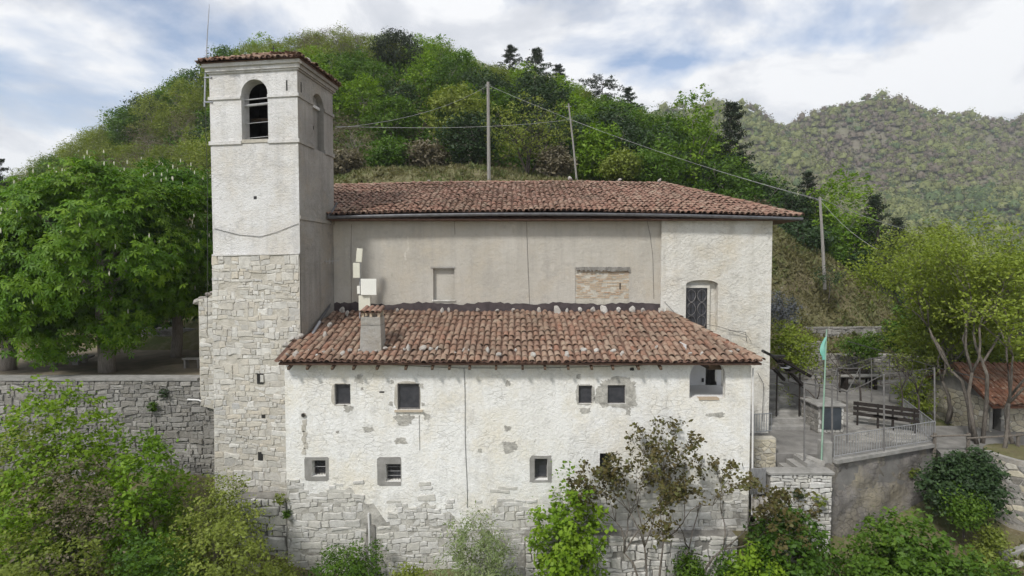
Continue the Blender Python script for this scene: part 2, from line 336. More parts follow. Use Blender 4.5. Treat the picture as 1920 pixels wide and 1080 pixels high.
# ground: earth, dry grass and green grass
m, t, b = newmat('ground')
c = rmp(t, noise(t, 0.33, 8, 0.65), [(0.36, (0.155, 0.125, 0.08)), (0.50, (0.16, 0.15, 0.075)), (0.64, (0.10, 0.125, 0.045))])
c = mixc(t, rmp(t, noise(t, 1.7, 8, 0.7, off=(2, 2, 2)), [(0.50, 0.0), (0.70, 0.8)]), c, (0.235, 0.205, 0.135))
c = mixc(t, rmp(t, noise(t, 6, 6, 0.7, off=(7, 2, 2)), [(0.56, 0.0), (0.68, 0.8)]), c, (0.10, 0.08, 0.055))
c = mixc(t, rmp(t, noise(t, 3.1, 6, 0.7, off=(1, 2, 8)), [(0.66, 0.0), (0.72, 0.8)]), c, (0.40, 0.385, 0.35))
t.links.new(c, b.inputs['Base Color']); b.inputs['Roughness'].default_value = 0.97; b.inputs['Specular IOR Level'].default_value = 0.1
bump(t, b, noise(t, 4, 8, 0.7), 1.0, 0.12)
m, t, b = newmat('mountain')
c = rmp(t, noise(t, 0.012, 8, 0.65), [(0.36, (0.13, 0.145, 0.07)), (0.62, (0.17, 0.145, 0.12))])
t.links.new(c, b.inputs['Base Color']); b.inputs['Roughness'].default_value = 1.0
# leaves
m_leaf('leaf_chestnut', [(0.0, (0.030, 0.090, 0.004)), (0.45, (0.080, 0.178, 0.008)), (0.8, (0.145, 0.255, 0.015)), (1.0, (0.22, 0.33, 0.032))])
m_leaf('leaf_green', [(0.0, (0.032, 0.078, 0.009)), (0.5, (0.075, 0.150, 0.014)), (1.0, (0.14, 0.225, 0.028))])
m_leaf('leaf_bright', [(0.0, (0.070, 0.150, 0.008)), (0.5, (0.145, 0.25, 0.014)), (1.0, (0.235, 0.335, 0.030))])
m_leaf('leaf_olive', [(0.0, (0.098, 0.130, 0.020)), (0.5, (0.178, 0.222, 0.036)), (1.0, (0.285, 0.325, 0.075))])
m_leaf('leaf_yellow', [(0.0, (0.117, 0.169, 0.020)), (0.5, (0.198, 0.255, 0.030)), (1.0, (0.299, 0.348, 0.059))])
m_leaf('leaf_brown', [(0.0, (0.093, 0.081, 0.049)), (0.5, (0.149, 0.128, 0.081)), (1.0, (0.212, 0.187, 0.123))], trans=0.2)
m_leaf('leaf_fig', [(0.0, (0.070, 0.050, 0.020)), (0.5, (0.105, 0.085, 0.030)), (1.0, (0.11, 0.13, 0.04))], trans=0.25)
m_leaf('leaf_dark', [(0.0, (0.018, 0.040, 0.014)), (0.5, (0.034, 0.066, 0.022)), (1.0, (0.062, 0.10, 0.036))], trans=0.2)
m_leaf('leaf_pine', [(0.0, (0.014, 0.024, 0.012)), (0.5, (0.026, 0.040, 0.018)), (1.0, (0.045, 0.062, 0.028))], trans=0.1)
m_leaf('leaf_pale', [(0.0, (0.11, 0.155, 0.060)), (0.5, (0.18, 0.235, 0.095)), (1.0, (0.28, 0.325, 0.16))])
m_leaf('leaf_grey', [(0.0, (0.055, 0.065, 0.075)), (0.5, (0.09, 0.10, 0.115)), (1.0, (0.14, 0.15, 0.165))], trans=0.15)
m_leaf('leaf_forest', [(0.0, (0.135, 0.108, 0.086)), (0.28, (0.160, 0.132, 0.095)), (0.42, (0.150, 0.160, 0.055)), (0.6, (0.175, 0.200, 0.058)), (0.8, (0.225, 0.240, 0.090)), (0.92, (0.095, 0.145, 0.045)), (1.0, (0.05, 0.085, 0.03))], trans=0.2, own=0.0)
m_leaf('grass_blade', [(0.0, (0.13, 0.12, 0.055)), (0.5, (0.19, 0.175, 0.085)), (1.0, (0.115, 0.145, 0.045))], trans=0.25, own=0.0)
# ------------------------------------------------------------------ terrain
ZP = -4.55      # plaza left of the tower
ZT = -6.72      # terrace right of the church
CREST = [(-160, -6), (-110, -2), (-73, 7.6), (-66, 11), (-58, 15.4), (-50, 20), (-42, 24.2), (-38, 26.2), (-32, 28.2), (-24, 29.4), (-19, 29.0), (-12, 27.4), (-7.6, 25.8), (-3, 24.8),
         (2, 24.0), (9, 21.6), (16, 18.8), (24, 16.4), (30, 13.5), (38, 8), (46, 4), (56, -1), (75, -8), (110, -16), (160, -22)]
CTRL = []
cx = [c[0] for c in CREST]; cz = [c[1] for c in CREST]
for x in list(range(-72, 60, 8)) + [-160, -110, 75, 110, 160]:
    h = float(np.interp(x, cx, cz)); CTRL.append((x, 75, h)); CTRL.append((x, 120, h*0.35 - 9)); CTRL.append((x, 190, -24))
CTRL += [(-66, 50, -6), (-50, 52, -1), (-38, 54, 7), (-26, 55, 14.5), (-14, 55, 17.2), (-4, 55, 16.0), (6, 55, 13.5), (16, 55, 10.5), (26, 54, 5.5), (36, 54, 0.5), (48, 54, -3.5), (60, 54, -6),
         (-34, 44, .5), (-24, 44, 6.5), (-14, 44, 8.2), (-6, 44, 8.3), (2, 44, 7.8), (10, 44, 6.3), (18, 43, 3.6), (26, 43, -1.0), (34, 42, -3.4), (44, 42, -5.2),
         (-14, 38.5, 6.0), (-9, 38.5, 6.9), (-4, 38.5, 7.1), (1, 38.5, 6.6), (6, 38.5, 5.8), (11, 37, 4.6), (17, 34.5, 1.1), (22, 34.5, -1.4), (26, 34.5, -3.6), (32, 34, -5.0),
         (-14, 33, 2.9), (-6, 33, 3.7), (2, 33, 3.5), (8, 33, 3.0), (14, 34, -1.4), (20, 33.7, -2.9), (25, 33.5, -4.4), (13, 30.2, -7.5), (17, 30.4, -7.5), (21, 30.4, -7.5), (24.5, 30.4, -7.4), (14, 32.2, -5.2), (18, 32.2, -5.5), (22, 32.2, -5.7), (25, 32.2, -5.9),
         (-40, 34, -2.6), (-30, 33.5, -3.0), (-22, 33.5, -1.8), (-16, 33.5, 0.0), (-30, 38.5, -1.5), (-22, 38.5, 3.0), (-44, 40, -4), (-60, 36, -4),
         (-14, 27, -5.4), (-24, 27, -5.4), (-34, 27, -5.4), (-46, 26, -6), (-14, 22.5, -5.8), (-24, 22.5, -5.8), (-34, 22.5, -5.8), (-60, 24, -8),
         (-6, 26, -6), (4, 26, -6.5), (-4, 21, -9.4), (4, 21, -9), (9, 22, -7.6), (12, 25, -7.4), (14, 28, -7.2), (20, 27, -7.4), (26, 25, -7.8), (34, 26, -8), (13, 21.5, -8), (17, 21.5, -8), (22, 21.2, -7.7), (30, 21, -8.2),
         (-30, 18.6, -9.2), (-22, 18.6, -9.3), (-15, 18.6, -9.3), (-11, 18.2, -9.4), (-10, 17.0, -10.1), (-7, 17.0, -10.45), (-2, 17.0, -10.7), (3, 16.7, -10.9), (6, 16.7, -10.5), (8.3, 16.9, -9.9), (10.5, 16.9, -9.8), (12.6, 17.5, -10.2), (15, 17.8, -9.6), (17.5, 18.2, -8.8), (21, 18.4, -8.6), (28, 18, -9),
         (-26, 15.5, -11.0), (-16, 15.5, -11.2), (-8, 15.2, -11.4), (-2, 15.2, -11.6), (4, 15.2, -11.3), (9, 15.2, -10.9), (13, 15.5, -11.2), (17, 15.5, -9.8), (24, 15, -10.6),
         (-20, 11, -14), (-8, 11, -14.4), (4, 11, -14.4), (14, 11, -13.6), (24, 10, -14), (-40, 12, -14), (40, 12, -14),
         (-30, 2, -19), (0, 2, -20), (30, 2, -19), (0, -30, -28), (-60, -30, -28), (60, -30, -28), (-80, 5, -20), (80, 5, -20), (90, 40, -14), (-100, 40, -12), (-160, 20, -24), (160, 20, -24)]
for a in range(0, 360, 30):
    CTRL.append((900*math.sin(R(a)), 900*math.cos(R(a)), -75)); CTRL.append((330*math.sin(R(a + 15)), 330*math.cos(R(a + 15)), -48))
_c = np.array(CTRL, dtype=float)
def _phi(r): return r            # biharmonic-like linear kernel: no overshoot
_D = np.sqrt(((_c[:, None, :2] - _c[None, :, :2])**2).sum(-1))
_A = np.zeros((len(_c)+1, len(_c)+1)); _A[:-1, :-1] = np.sqrt(_D**2 + 2.0); _A[-1, :-1] = 1; _A[:-1, -1] = 1
_W = np.linalg.solve(_A, np.append(_c[:, 2], 0.0))
def H(x, y):
    x = np.asarray(x, float); y = np.asarray(y, float); sh = x.shape
    x = x.ravel(); y = y.ravel(); out = np.empty(len(x))
    for i in range(0, len(x), 4000):
        d2 = (x[i:i+4000, None] - _c[None, :, 0])**2 + (y[i:i+4000, None] - _c[None, :, 1])**2
        out[i:i+4000] = np.sqrt(d2 + 2.0) @ _W[:-1] + _W[-1]
    bump_ = 0.10*np.sin(x*1.9 + 1.3*np.sin(y*0.7)) * np.sin(y*2.3 + x*0.4) + 0.16*np.sin(x*0.83 + 0.5)*np.sin(y*0.91 + 1.1)
    return (out + bump_).reshape(sh)
def h1(x, y): return float(H(np.array([x]), np.array([y]))[0])
def axis(lo, hi, f0, f1, step, grow=1.16):
    a = list(np.arange(f0, f1 + 1e-6, step)); s = step; p = f1
    while p < hi: s *= grow; p += s; a.append(p)
    s = step; p = f0; pre = []
    while p > lo: s *= grow; p -= s; pre.append(p)
    return np.array(pre[::-1] + a)
gx = axis(-1200, 1200, -34, 34, 0.55); gy = axis(-400, 1200, 8, 48, 0.55)
GX, GY = np.meshgrid(gx, gy); GZ = H(GX, GY)
nx, ny = len(gx), len(gy); idx = np.arange(nx*ny).reshape(ny, nx)
gf = np.stack([idx[:-1, :-1], idx[:-1, 1:], idx[1:, 1:], idx[1:, :-1]], -1).reshape(-1, 4)
tag(mk('ground', np.stack([GX, GY, GZ], -1).reshape(-1, 3), gf, 'ground', smooth=True), 'sloping earth and grass ground around the church', kind='structure')

# far mountain: a summit ridge with a nearer spur that runs down to the right
def MH(x, y):
    x = np.asarray(x, float); y = np.asarray(y, float)
    crest = np.interp(x, [-250, 60, 120, 166, 197, 224, 251, 278, 305, 332, 358, 399, 430, 520, 700, 1100], [60, 110, 130, 134, 129, 116, 125, 139, 144, 136, 127, 122, 121, 118, 95, 50])
    g = 440 - y
    back = crest - np.where(g > 0, np.where(g < 55, 1.1*g, 60 + .58*(g - 55)), -.75*g)
    xr = np.interp(y, [150, 270, 330, 380, 440], [215, 206, 202, 190, 166]); zr = np.interp(y, [130, 200, 270, 330, 380, 440], [-25, -4, 20, 48, 84, 136])
    spur = zr - np.abs(x - xr)*.5 - np.maximum(0, y - 440)*.8
    z = np.log(np.exp(np.clip(back/9, -30, 30)) + np.exp(np.clip(spur/9, -30, 30)))*9
    z = z + 4*np.sin(x*0.041 + 1)*np.sin(y*0.037) + 2.0*np.sin(x*0.105 + y*0.03)*np.sin(y*0.09)
    return np.maximum(z, -70)
mxs = np.arange(-250, 1101, 9.0); mys = np.arange(128, 900, 9.0)
MX, MY = np.meshgrid(mxs, mys); MZ = MH(MX, MY)
nx, ny = len(mxs), len(mys); idx = np.arange(nx*ny).reshape(ny, nx)
mf = np.stack([idx[:-1, :-1], idx[:-1, 1:], idx[1:, 1:], idx[1:, :-1]], -1).reshape(-1, 4)
tag(mk('mountain', np.stack([MX, MY, MZ], -1).reshape(-1, 3), mf, 'mountain', smooth=True), 'wooded mountain far behind the church', kind='structure')

# ------------------------------------------------------------------ piecewise makers: stones, tiles, walls
def clip(poly, a, b, c):
    out = []; n = len(poly)
    for i in range(n):
        p, q = poly[i], poly[(i+1) % n]; dp = a*p[0] + b*p[1] - c; dq = a*q[0] + b*q[1] - c
        if dp <= 0: out.append(p)
        if (dp < 0 < dq) or (dq < 0 < dp):
            s = dp/(dp - dq); out.append((p[0] + s*(q[0]-p[0]), p[1] + s*(q[1]-p[1])))
    return out
def area(p): return 0.5*sum(p[i][0]*p[(i+1) % len(p)][1] - p[(i+1) % len(p)][0]*p[i][1] for i in range(len(p)))
def stone_cells(rng, a0, a1, b0, b1, ch, sw, jit=0.22, keep=None):
    """roughly coursed rubble: Voronoi cells of a jittered running bond, flattened"""
    seeds = []; b = b0 - ch
    while b < b1 + ch:
        hgt = ch*rng.uniform(0.55, 1.45); a = a0 - sw + rng.uniform(-sw, 0)
        while a < a1 + sw:
            wd = sw*rng.choice([0.35, 0.45, 0.6, 0.8, 1.0, 1.0, 1.3, 1.8])
            seeds.append((a + wd/2 + rng.uniform(-jit, jit)*wd*0.3, b + hgt/2 + rng.uniform(-jit, jit)*hgt)); a += wd
        b += hgt
    k = sw/ch*0.9
    pts = np.array([(s[0]/k, s[1]) for s in seeds]); cells = []
    for i, s in enumerate(seeds):
        if not (a0 - sw*.5 < s[0] < a1 + sw*.5 and b0 - ch*.5 < s[1] < b1 + ch*.5): continue
        if keep and not keep(s[0], s[1]): continue
        d = ((pts - pts[i])**2).sum(1); nb = np.argsort(d)[1:16]
        x, y = pts[i]; e = ch*2.2
        poly = [(x-e, y-e), (x+e, y-e), (x+e, y+e), (x-e, y+e)]
        for j in nb:
            px, py = pts[j]; A, B = px-x, py-y; poly = clip(poly, A, B, (px*px+py*py-x*x-y*y)/2)
            if len(poly) < 3: break
        if len(poly) < 3: continue
        poly = [(p[0]*k, p[1]) for p in poly]
        for A, B, Cc in ((-1, 0, -a0), (1, 0, a1), (0, -1, -b0), (0, 1, b1)):
            poly = clip(poly, A, B, Cc)
            if len(poly) < 3: break
        if len(poly) >= 3 and area(poly) > ch*ch*0.12: cells.append(poly)
    return cells
def course_cells(rng, a0, a1, b0, b1, ch, sw, keep=None):
    """coursed rubble: uneven courses of squared blocks, some split, some spanning two beds"""
    cells = []; b = b0; taken = []
    while b < b1 - .02:
        hgt = ch*rng.choice([.5, .7, .85, 1.0, 1.2, 1.5])*rng.uniform(.9, 1.1); top = min(b + hgt, b1); a = a0 - rng.uniform(0, sw*.4); ph = rng.uniform(0, 6)
        wav = lambda x, z: z + .20*ch*math.sin(x*1.1 + z*3 + .4) + .13*ch*math.sin(x*3.7 + z*6) + .08*ch*math.sin(x*9.1 + z*11)
        while a < a1 - .02:
            wd = max(hgt*.7, sw*rng.choice([.3, .45, .6, .8, 1.0, 1.2, 1.6])*rng.uniform(.9, 1.1)); x0, x1 = max(a, a0), min(a + wd, a1); a += wd
            if x1 - x0 < .05: continue
            cxx, cyy = (x0+x1)/2, (b+top)/2
            if keep and not keep(cxx, cyy): continue
            if any(t0 < cxx < t1 and s0 < cyy < s1 for t0, t1, s0, s1 in taken): continue
            tt = top
            if rng.random() < .10 and top + ch*.6 < b1 and wd < sw: tt = top + ch*.55; taken.append((x0, x1, top - .01, tt + .02))
            rows = [(b, tt)] if (rng.random() < .82 or hgt < ch*.9) else [(b, b + hgt*.48), (b + hgt*.48, tt)]
            for z0, z1 in rows:
                j = lambda k_: rng.uniform(-.5, .5)*k_*min(hgt, wd)
                s0, s1 = j(.42), j(.42)
                p = [(x0 + s0*.5 + j(.10), wav(x0, z0) + j(.16)), ((x0+x1)/2 + j(.3), wav((x0+x1)/2, z0) + j(.09)), (x1 + s1*.5 + j(.10), wav(x1, z0) + j(.16)), (x1 - s1*.5 + j(.06), (z0+z1)/2 + j(.2)), (x1 - s1*.5 + j(.10), wav(x1, z1) + j(.26)), ((x0+x1)/2 + j(.3), wav((x0+x1)/2, z1) + j(.09)), (x0 - s0*.5 + j(.10), wav(x0, z1) + j(.26))]
                p = [(min(max(q[0], a0), a1), min(max(q[1], b0 - .05), b1 + .02)) for q in p]
                if area(p) > ch*ch*.10: cells.append(p)
        b = top
    return cells
def stone_mesh(rng, poly, O, U, V, Nn, gap, d0, d1):
    n0 = len(poly); cxx = sum(p[0] for p in poly)/n0; cyy = sum(p[1] for p in poly)/n0
    q = []
    for i in range(n0):
        a, p, c = poly[i-1], poly[i], poly[(i+1) % n0]
        la = math.hypot(a[0]-p[0], a[1]-p[1]); lc = math.hypot(c[0]-p[0], c[1]-p[1])
        if n0 <= 7 and min(la, lc) > gap*2.5:
            r = rng.uniform(0.05, 0.16); q.append((p[0]+(a[0]-p[0])*r, p[1]+(a[1]-p[1])*r)); q.append((p[0]+(c[0]-p[0])*r, p[1]+(c[1]-p[1])*r))
        else: q.append(p)
    def inset(pl, g):
        o = []
        for p in pl:
            d = math.hypot(p[0]-cxx, p[1]-cyy) + 1e-9; s = max(0.25, 1 - g/d*1.25); o.append((cxx + (p[0]-cxx)*s, cyy + (p[1]-cyy)*s))
        return o
    g = gap*rng.uniform(0.35, 0.8); r0 = inset(q, g); r2 = inset(q, g + min(0.035, abs(area(poly))**0.5*0.07))
    dd = rng.uniform(d0, d1); n = len(q); tx, ty = rng.uniform(-.06, .06), rng.uniform(-.06, .06)
    def to3(p, h): return O + U*p[0] + V*p[1] + Nn*h
    v = [to3(p, -0.03) for p in r0] + [to3(p, dd*0.55) for p in r0] + [to3(p, dd + (p[0]-cxx)*tx + (p[1]-cyy)*ty) for p in r2]
    f = []
    for k in range(2):
        f += [(k*n+i, k*n+(i+1) % n, (k+1)*n+(i+1) % n, (k+1)*n+i) for i in range(n)]
    f.append(tuple(2*n + i for i in range(n)))
    return v, f
def stonework(seed, parent, mat, O, U, V, Nn, a0, a1, b0, b1, ch, sw, gap=0.025, d0=0.012, d1=0.045, keep=None, cap=290, jit=0.22, lost=0.0, coursed=False):
    rng = random.Random(seed); O, U, V, Nn = Vector(O), Vector(U), Vector(V), Vector(Nn)
    cells = [p for p in (course_cells(rng, a0, a1, b0, b1, ch, sw, keep) if coursed else stone_cells(rng, a0, a1, b0, b1, ch, sw, jit, keep)) if rng.random() >= lost]
    cells.sort(key=lambda p: -abs(area(p))); rest = MB()
    flip = U.cross(V).dot(Nn) < 0
    for i, p in enumerate(cells):
        v, f = stone_mesh(rng, p, O, U, V, Nn, gap, d0, d1)
        if flip: f = [tuple(reversed(q)) for q in f]
        if i < cap: mk('stone', v, f, mat, parent)
        else: rest.add(v, f, rng.random())
    if rest.f: tag(rest.build('small_stones', mat, parent, tint=True), kind='stuff')

def tile_data(length=0.46, rb=0.105, rt=0.082, thick=0.016, seg=6):
    """half-barrel clay tile, wide end down slope; x across, y up slope, z off the roof"""
    v = []; f = []
    for (y, r) in ((0.0, rb), (length, rt)):
        for off in (0.0, -thick):
            for k in range(seg+1):
                a = math.pi*k/seg; v.append((-(r+off)*math.cos(a), y, (r+off)*math.sin(a)*0.82))
    n = seg+1
    for k in range(seg):
        f.append((k, k+1, 2*n+k+1, 2*n+k))            # outer
        f.append((k, n+k, n+k+1, k+1))                # lower lip
    f.append((0, 2*n, 3*n, n)); f.append((seg, n+seg, 3*n+seg, 2*n+seg))
    return v, f
TV, TF = tile_data()
TILE_MESH = {}
def tile_mesh(mat):
    if mat not in TILE_MESH:
        me = bpy.data.meshes.new('tile'); me.from_pydata(TV, [], TF); me.materials.append(MAT[mat]); me.update(); TILE_MESH[mat] = me
        for i, p in enumerate(me.polygons): p.use_smooth = (i % 2 == 0 and i < 12)
    return TILE_MESH[mat]
def tile_roof(seed, parent, mat, O, across, up, w, length, pitch, expo, inside, cap=290, lift=0.05, wob=1.0, first_row=0.0, warp=None):
    """O eave corner; rows of cover tiles over pan troughs; inside(a, s) keeps a tile"""
    rng = random.Random(seed); O, across, up = Vector(O), Vector(across).normalized(), Vector(up).normalized()
    nn = across.cross(up).normalized(); warp = warp or (lambda a, s: .018*math.sin(a*1.3 + s*.9) + .014*math.sin(a*.47 + 1.2 - s*1.7))
    M0 = Matrix((across, up, nn)).transposed()
    spots = []; nc = int(w/pitch); nr = int(length/expo) + 1
    colj = [rng.gauss(0, 0.012) for _ in range(nc+2)]
    for r in range(nr):
        for c in range(nc+1):
            a = c*pitch + pitch/2 + colj[c] + rng.gauss(0, 0.010)*wob; s = r*expo + first_row + rng.gauss(0, 0.028)*wob
            if inside(a, s + 0.2): spots.append((a, s))
    # those that show largest come first: nearest the eye
    spots.sort(key=lambda q: (O + across*q[0] + up*q[1]).length)
    rest = MB(); me = tile_mesh(mat)
    for i, (a, s) in enumerate(spots):
        p = O + across*a + up*s + nn*(lift + warp(a, s) + rng.gauss(0, 0.008)*wob)
        rot = M0 @ Matrix.Rotation(rng.gauss(0, 0.05)*wob, 3, 'Z') @ Matrix.Rotation(R(3.2) * -1 + rng.gauss(0, 0.02)*wob, 3, 'X')
        sc = rng.uniform(0.94, 1.06)
        if i < cap:
            o = bpy.data.objects.new('tile', me); COL.objects.link(o); o.parent = parent
            o.matrix_local = Matrix.Translation(p) @ (rot @ Matrix.Scale(sc, 3)).to_4x4()
        else:
            rest.add([p + rot @ (Vector(q)*sc) for q in TV], TF, rng.random())
    if rest.f: tag(rest.build('upper_tiles', mat, parent, tint=True), kind='stuff')
    # pan troughs between the covers
    pan = MB()
    for c in range(nc+2):
        a = c*pitch
        s = 0.0; r = 0
        while s < length:
            if inside(a, s + 0.15):
                pts = []
                for yy, zo in ((-0.02, 0.012), (expo + 0.04, 0.0)):
                    for k in range(4):
                        t = k/3; pts.append(O + across*(a + (t - .5)*pitch*0.98) + up*(s + yy) + nn*(0.012 + zo + warp(a, s) + 0.05*(2*t-1)**2))
                pan.add(pts, [(0, 1, 5, 4), (1, 2, 6, 5), (2, 3, 7, 6)], rng.random())
            s += expo
    if pan.f: tag(pan.build('pan_tiles', 'tile_pan', parent), kind='stuff')

def wall_face(mbd, O, U, V, Nn, a0, a1, b0, b1, openings, depth):
    """a wall face with real recessed openings: (a0, a1, b0, b1, kind) kind 'rect' or 'arch' (b1 = crown of arch)"""
    O, U, V, Nn = Vector(O), Vector(U), Vector(V), Vector(Nn)
    av = sorted({a0, a1, *[o[0] for o in openings], *[o[1] for o in openings]}); bv = sorted({b0, b1, *[o[2] for o in openings], *[o[3] for o in openings]})
    pt = lambda a, b, d=0.0: O + U*a + V*b - Nn*d
    for i in range(len(av)-1):
        for j in range(len(bv)-1):
            ca, cb = (av[i]+av[i+1])/2, (bv[j]+bv[j+1])/2
            if any(o[0] < ca < o[1] and o[2] < cb < o[3] for o in openings): continue
            mbd.add([pt(av[i], bv[j]), pt(av[i+1], bv[j]), pt(av[i+1], bv[j+1]), pt(av[i], bv[j+1])], [(0, 1, 2, 3)])
    for o in openings:
        x0, x1, y0, y1, kind = o[:5]; d = o[5] if len(o) > 5 else depth
        if kind == 'rect': ring = [(x0, y0), (x1, y0), (x1, y1), (x0, y1)]
        else:
            rise = (x1-x0)/2 if kind == 'arch' else (x1-x0)*0.14
            m = 12; c = (x0+x1)/2; arc = [(c + (x1-x0)/2*math.cos(math.pi*k/m), y1 - rise + rise*math.sin(math.pi*k/m)) for k in range(m+1)]
            ring = [(x0, y0), (x1, y0)] + arc
            right = [(x1, y1)] + [p for p in arc[m//2::-1]]; left = [(x0, y1)] + [p for p in arc[:m//2-1:-1]]
            mbd.add([pt(*p) for p in right], [tuple(range(len(right)))]); mbd.add([pt(*p) for p in left], [tuple(range(len(left)))[::-1]])
        n = len(ring)
        mbd.add([pt(*p) for p in ring] + [pt(p[0], p[1], d) for p in ring], [(i, i+n, (i+1) % n + n, (i+1) % n) for i in range(n)])
def ragged(rng, w, h, n=22, amp=0.16, e=0.55):
    out = []; n = n*2; ph = [rng.uniform(0, 6), rng.uniform(0, 6)]
    for k in range(n):
        a = 2*math.pi*k/n; c, s = math.cos(a), math.sin(a)
        rr = 1 + amp*(.55*math.sin(a*3 + ph[0]) + .45*math.sin(a*7 + ph[1])) + rng.uniform(-amp, amp)*.55
        out.append((w/2*math.copysign(abs(c)**e, c)*rr, h/2*math.copysign(abs(s)**e, s)*rr))
    return out
ROCKS = []
def rock_mesh(i):
    if not ROCKS:
        for s in range(7):
            rng = random.Random(900 + s); bm = bmesh.new(); bmesh.ops.create_icosphere(bm, subdivisions=3, radius=1.0)
            pl = [(Vector((rng.gauss(0, 1), rng.gauss(0, 1), rng.gauss(0, 1))).normalized(), rng.uniform(0.55, 0.85)) for _ in range(16)]
            for v in bm.verts:
                for nrm, d in pl:
                    e = v.co.dot(nrm) - d
                    if e > 0: v.co -= nrm*e*0.97
                v.co *= 1 + rng.gauss(0, .02)
            me = bpy.data.meshes.new('rock'); bm.to_mesh(me); bm.free(); me.materials.append(MAT['rock']); ROCKS.append(me)
    return ROCKS[i % 7]
def rock(name, i, loc, size, rz, label, group, parent=None, cat='stone'):
    o = bpy.data.objects.new(name, rock_mesh(i)); COL.objects.link(o)
    o.location = loc; o.scale = size; o.rotation_euler = (rz*0.3, rz*0.2, rz)
    if name == 'stone': o.material_slots[0].link = 'OBJECT'; o.material_slots[0].material = MAT['roof_stone']
    if parent is None: tag(o, label, cat, group)
    else: o.parent = parent
    return o
# ------------------------------------------------------------------ the annex (low white house in front)
XA, YA_, ZA = Vector((1, 0, 0)), Vector((0, 1, 0)), Vector((0, 0, 1))
FR = Vector((0, -1, 0))                      # facade normal, towards the camera
YA = 17.5
ax0, ax1 = X_(530, YA), X_(1412, YA)
annex = thing('annex_house', 'low whitewashed annex house with tiled lean-to roof and rubble stone footing', 'house', (ax0/2 + ax1/2, YA, -10))
zE = Z_(681, 17.12)                          # eave height
Ye, Yt = 17.10, 21.08
zt = Z_(588, Yt)
def op(u0, u1, v0, v1, kind='rect', d=0.28):
    return (X_(u0, YA), X_(u1, YA), Z_(v1, YA), Z_(v0, YA), kind, d)
AWIN = [op(624, 654, 720, 759, d=0.14), op(743, 786, 719, 768, d=0.12), op(1086, 1112, 723, 757, d=0.12), op(1141, 1175, 722, 757, d=0.10),
        op(579, 605, 863, 893, d=0.30), op(719, 748, 870, 903, d=0.30), op(1003, 1028, 860, 900, d=0.25), op(1127, 1150, 850, 903, d=0.30)]
ARCH = op(1296, 1364, 673, 747, 'arch', 0.22)
roof_z = lambda y: zE + (zt - zE)*(y - Ye)/(Yt - Ye)
mb = MB()
wall_face(mb, (0, YA, 0), XA, ZA, FR, ax0, ax1, -11.5, roof_z(YA) - 0.06, AWIN + [ARCH], 0.2)
wall_face(mb, (ax1, YA, 0), YA_, ZA, XA, 0, 3.7, -11.5, roof_z(YA)-.06, [(.25, 2.6, ARCH[2] + .02, ARCH[3] - .02, 'rect', .2)], .2)
mb.add([(ax0, YA, -11.5), (ax0, 18.75, -11.5), (ax0, 18.75, roof_z(18.75)-.06), (ax0, YA, roof_z(YA)-.06)], [(3, 2, 1, 0)])
mb.build('wall', 'plaster_annex', annex)
# porch room behind the arch
mb = MB(); xa, xb = ARCH[0] - 0.05, ARCH[1] + 0.5; za = ARCH[2]; zb = roof_z(YA) - 0.1
xb = ax1 - .2
mb.add([(xa, YA+.22, za), (xb, YA+.22, za), (xb, YA+2.0, za), (xa, YA+2.0, za), (xa, YA+.22, zb+.5), (xa, YA+2.0, zb+.5)], [(0, 1, 2, 3), (3, 0, 4, 5)])
xm = X_(1326, YA + 2.0); xm2 = X_(1347, YA+2.0)
mb.add([(xa, YA+2, za), (xm, YA+2, za), (xm, YA+2, zb+.5), (xa, YA+2, zb+.5)], [(0, 1, 2, 3)])
mb2 = MB(); mb2.add([(xm2, YA+2, za), (xb, YA+2, za), (xb, YA+2, zb+.5), (xm2, YA+2, zb+.5)], [(0, 1, 2, 3)]); mb2.build('porch_pier', 'plaster_inside', annex)
mb.build('porch_room', 'plaster_inside', annex)
mb = MB(); mb.add([(xa, YA+3.2, za), (xb, YA+3.2, za), (xb, YA+3.2, zb+.5), (xa, YA+3.2, zb+.5)], [(0, 1, 2, 3)]); mb.build('passage_wall', 'plaster_nave', annex)
mb = MB(); mb.box((X_(1318, YA+1), YA+0.3, Z_(690, YA+0.6)), (X_(1350, YA+1), YA+1.9, Z_(676, YA+0.6))); mb.build('porch_beam', 'wood_beam', annex)
mb = MB(); mb.box((X_(1314, YA), YA - 0.03, ARCH[2]-0.05), (X_(1352, YA), YA+0.2, ARCH[2]+0.015)); mb.build('brick_sill', 'brick', annex)
mb = MB(); mb.box((X_(1319.5, YA+1.95), YA+1.96, Z_(716, YA+2)), (X_(1323, YA+1.95), YA+1.99, Z_(709, YA+2))); mb.build('switch_box', 'metal_dark', annex)
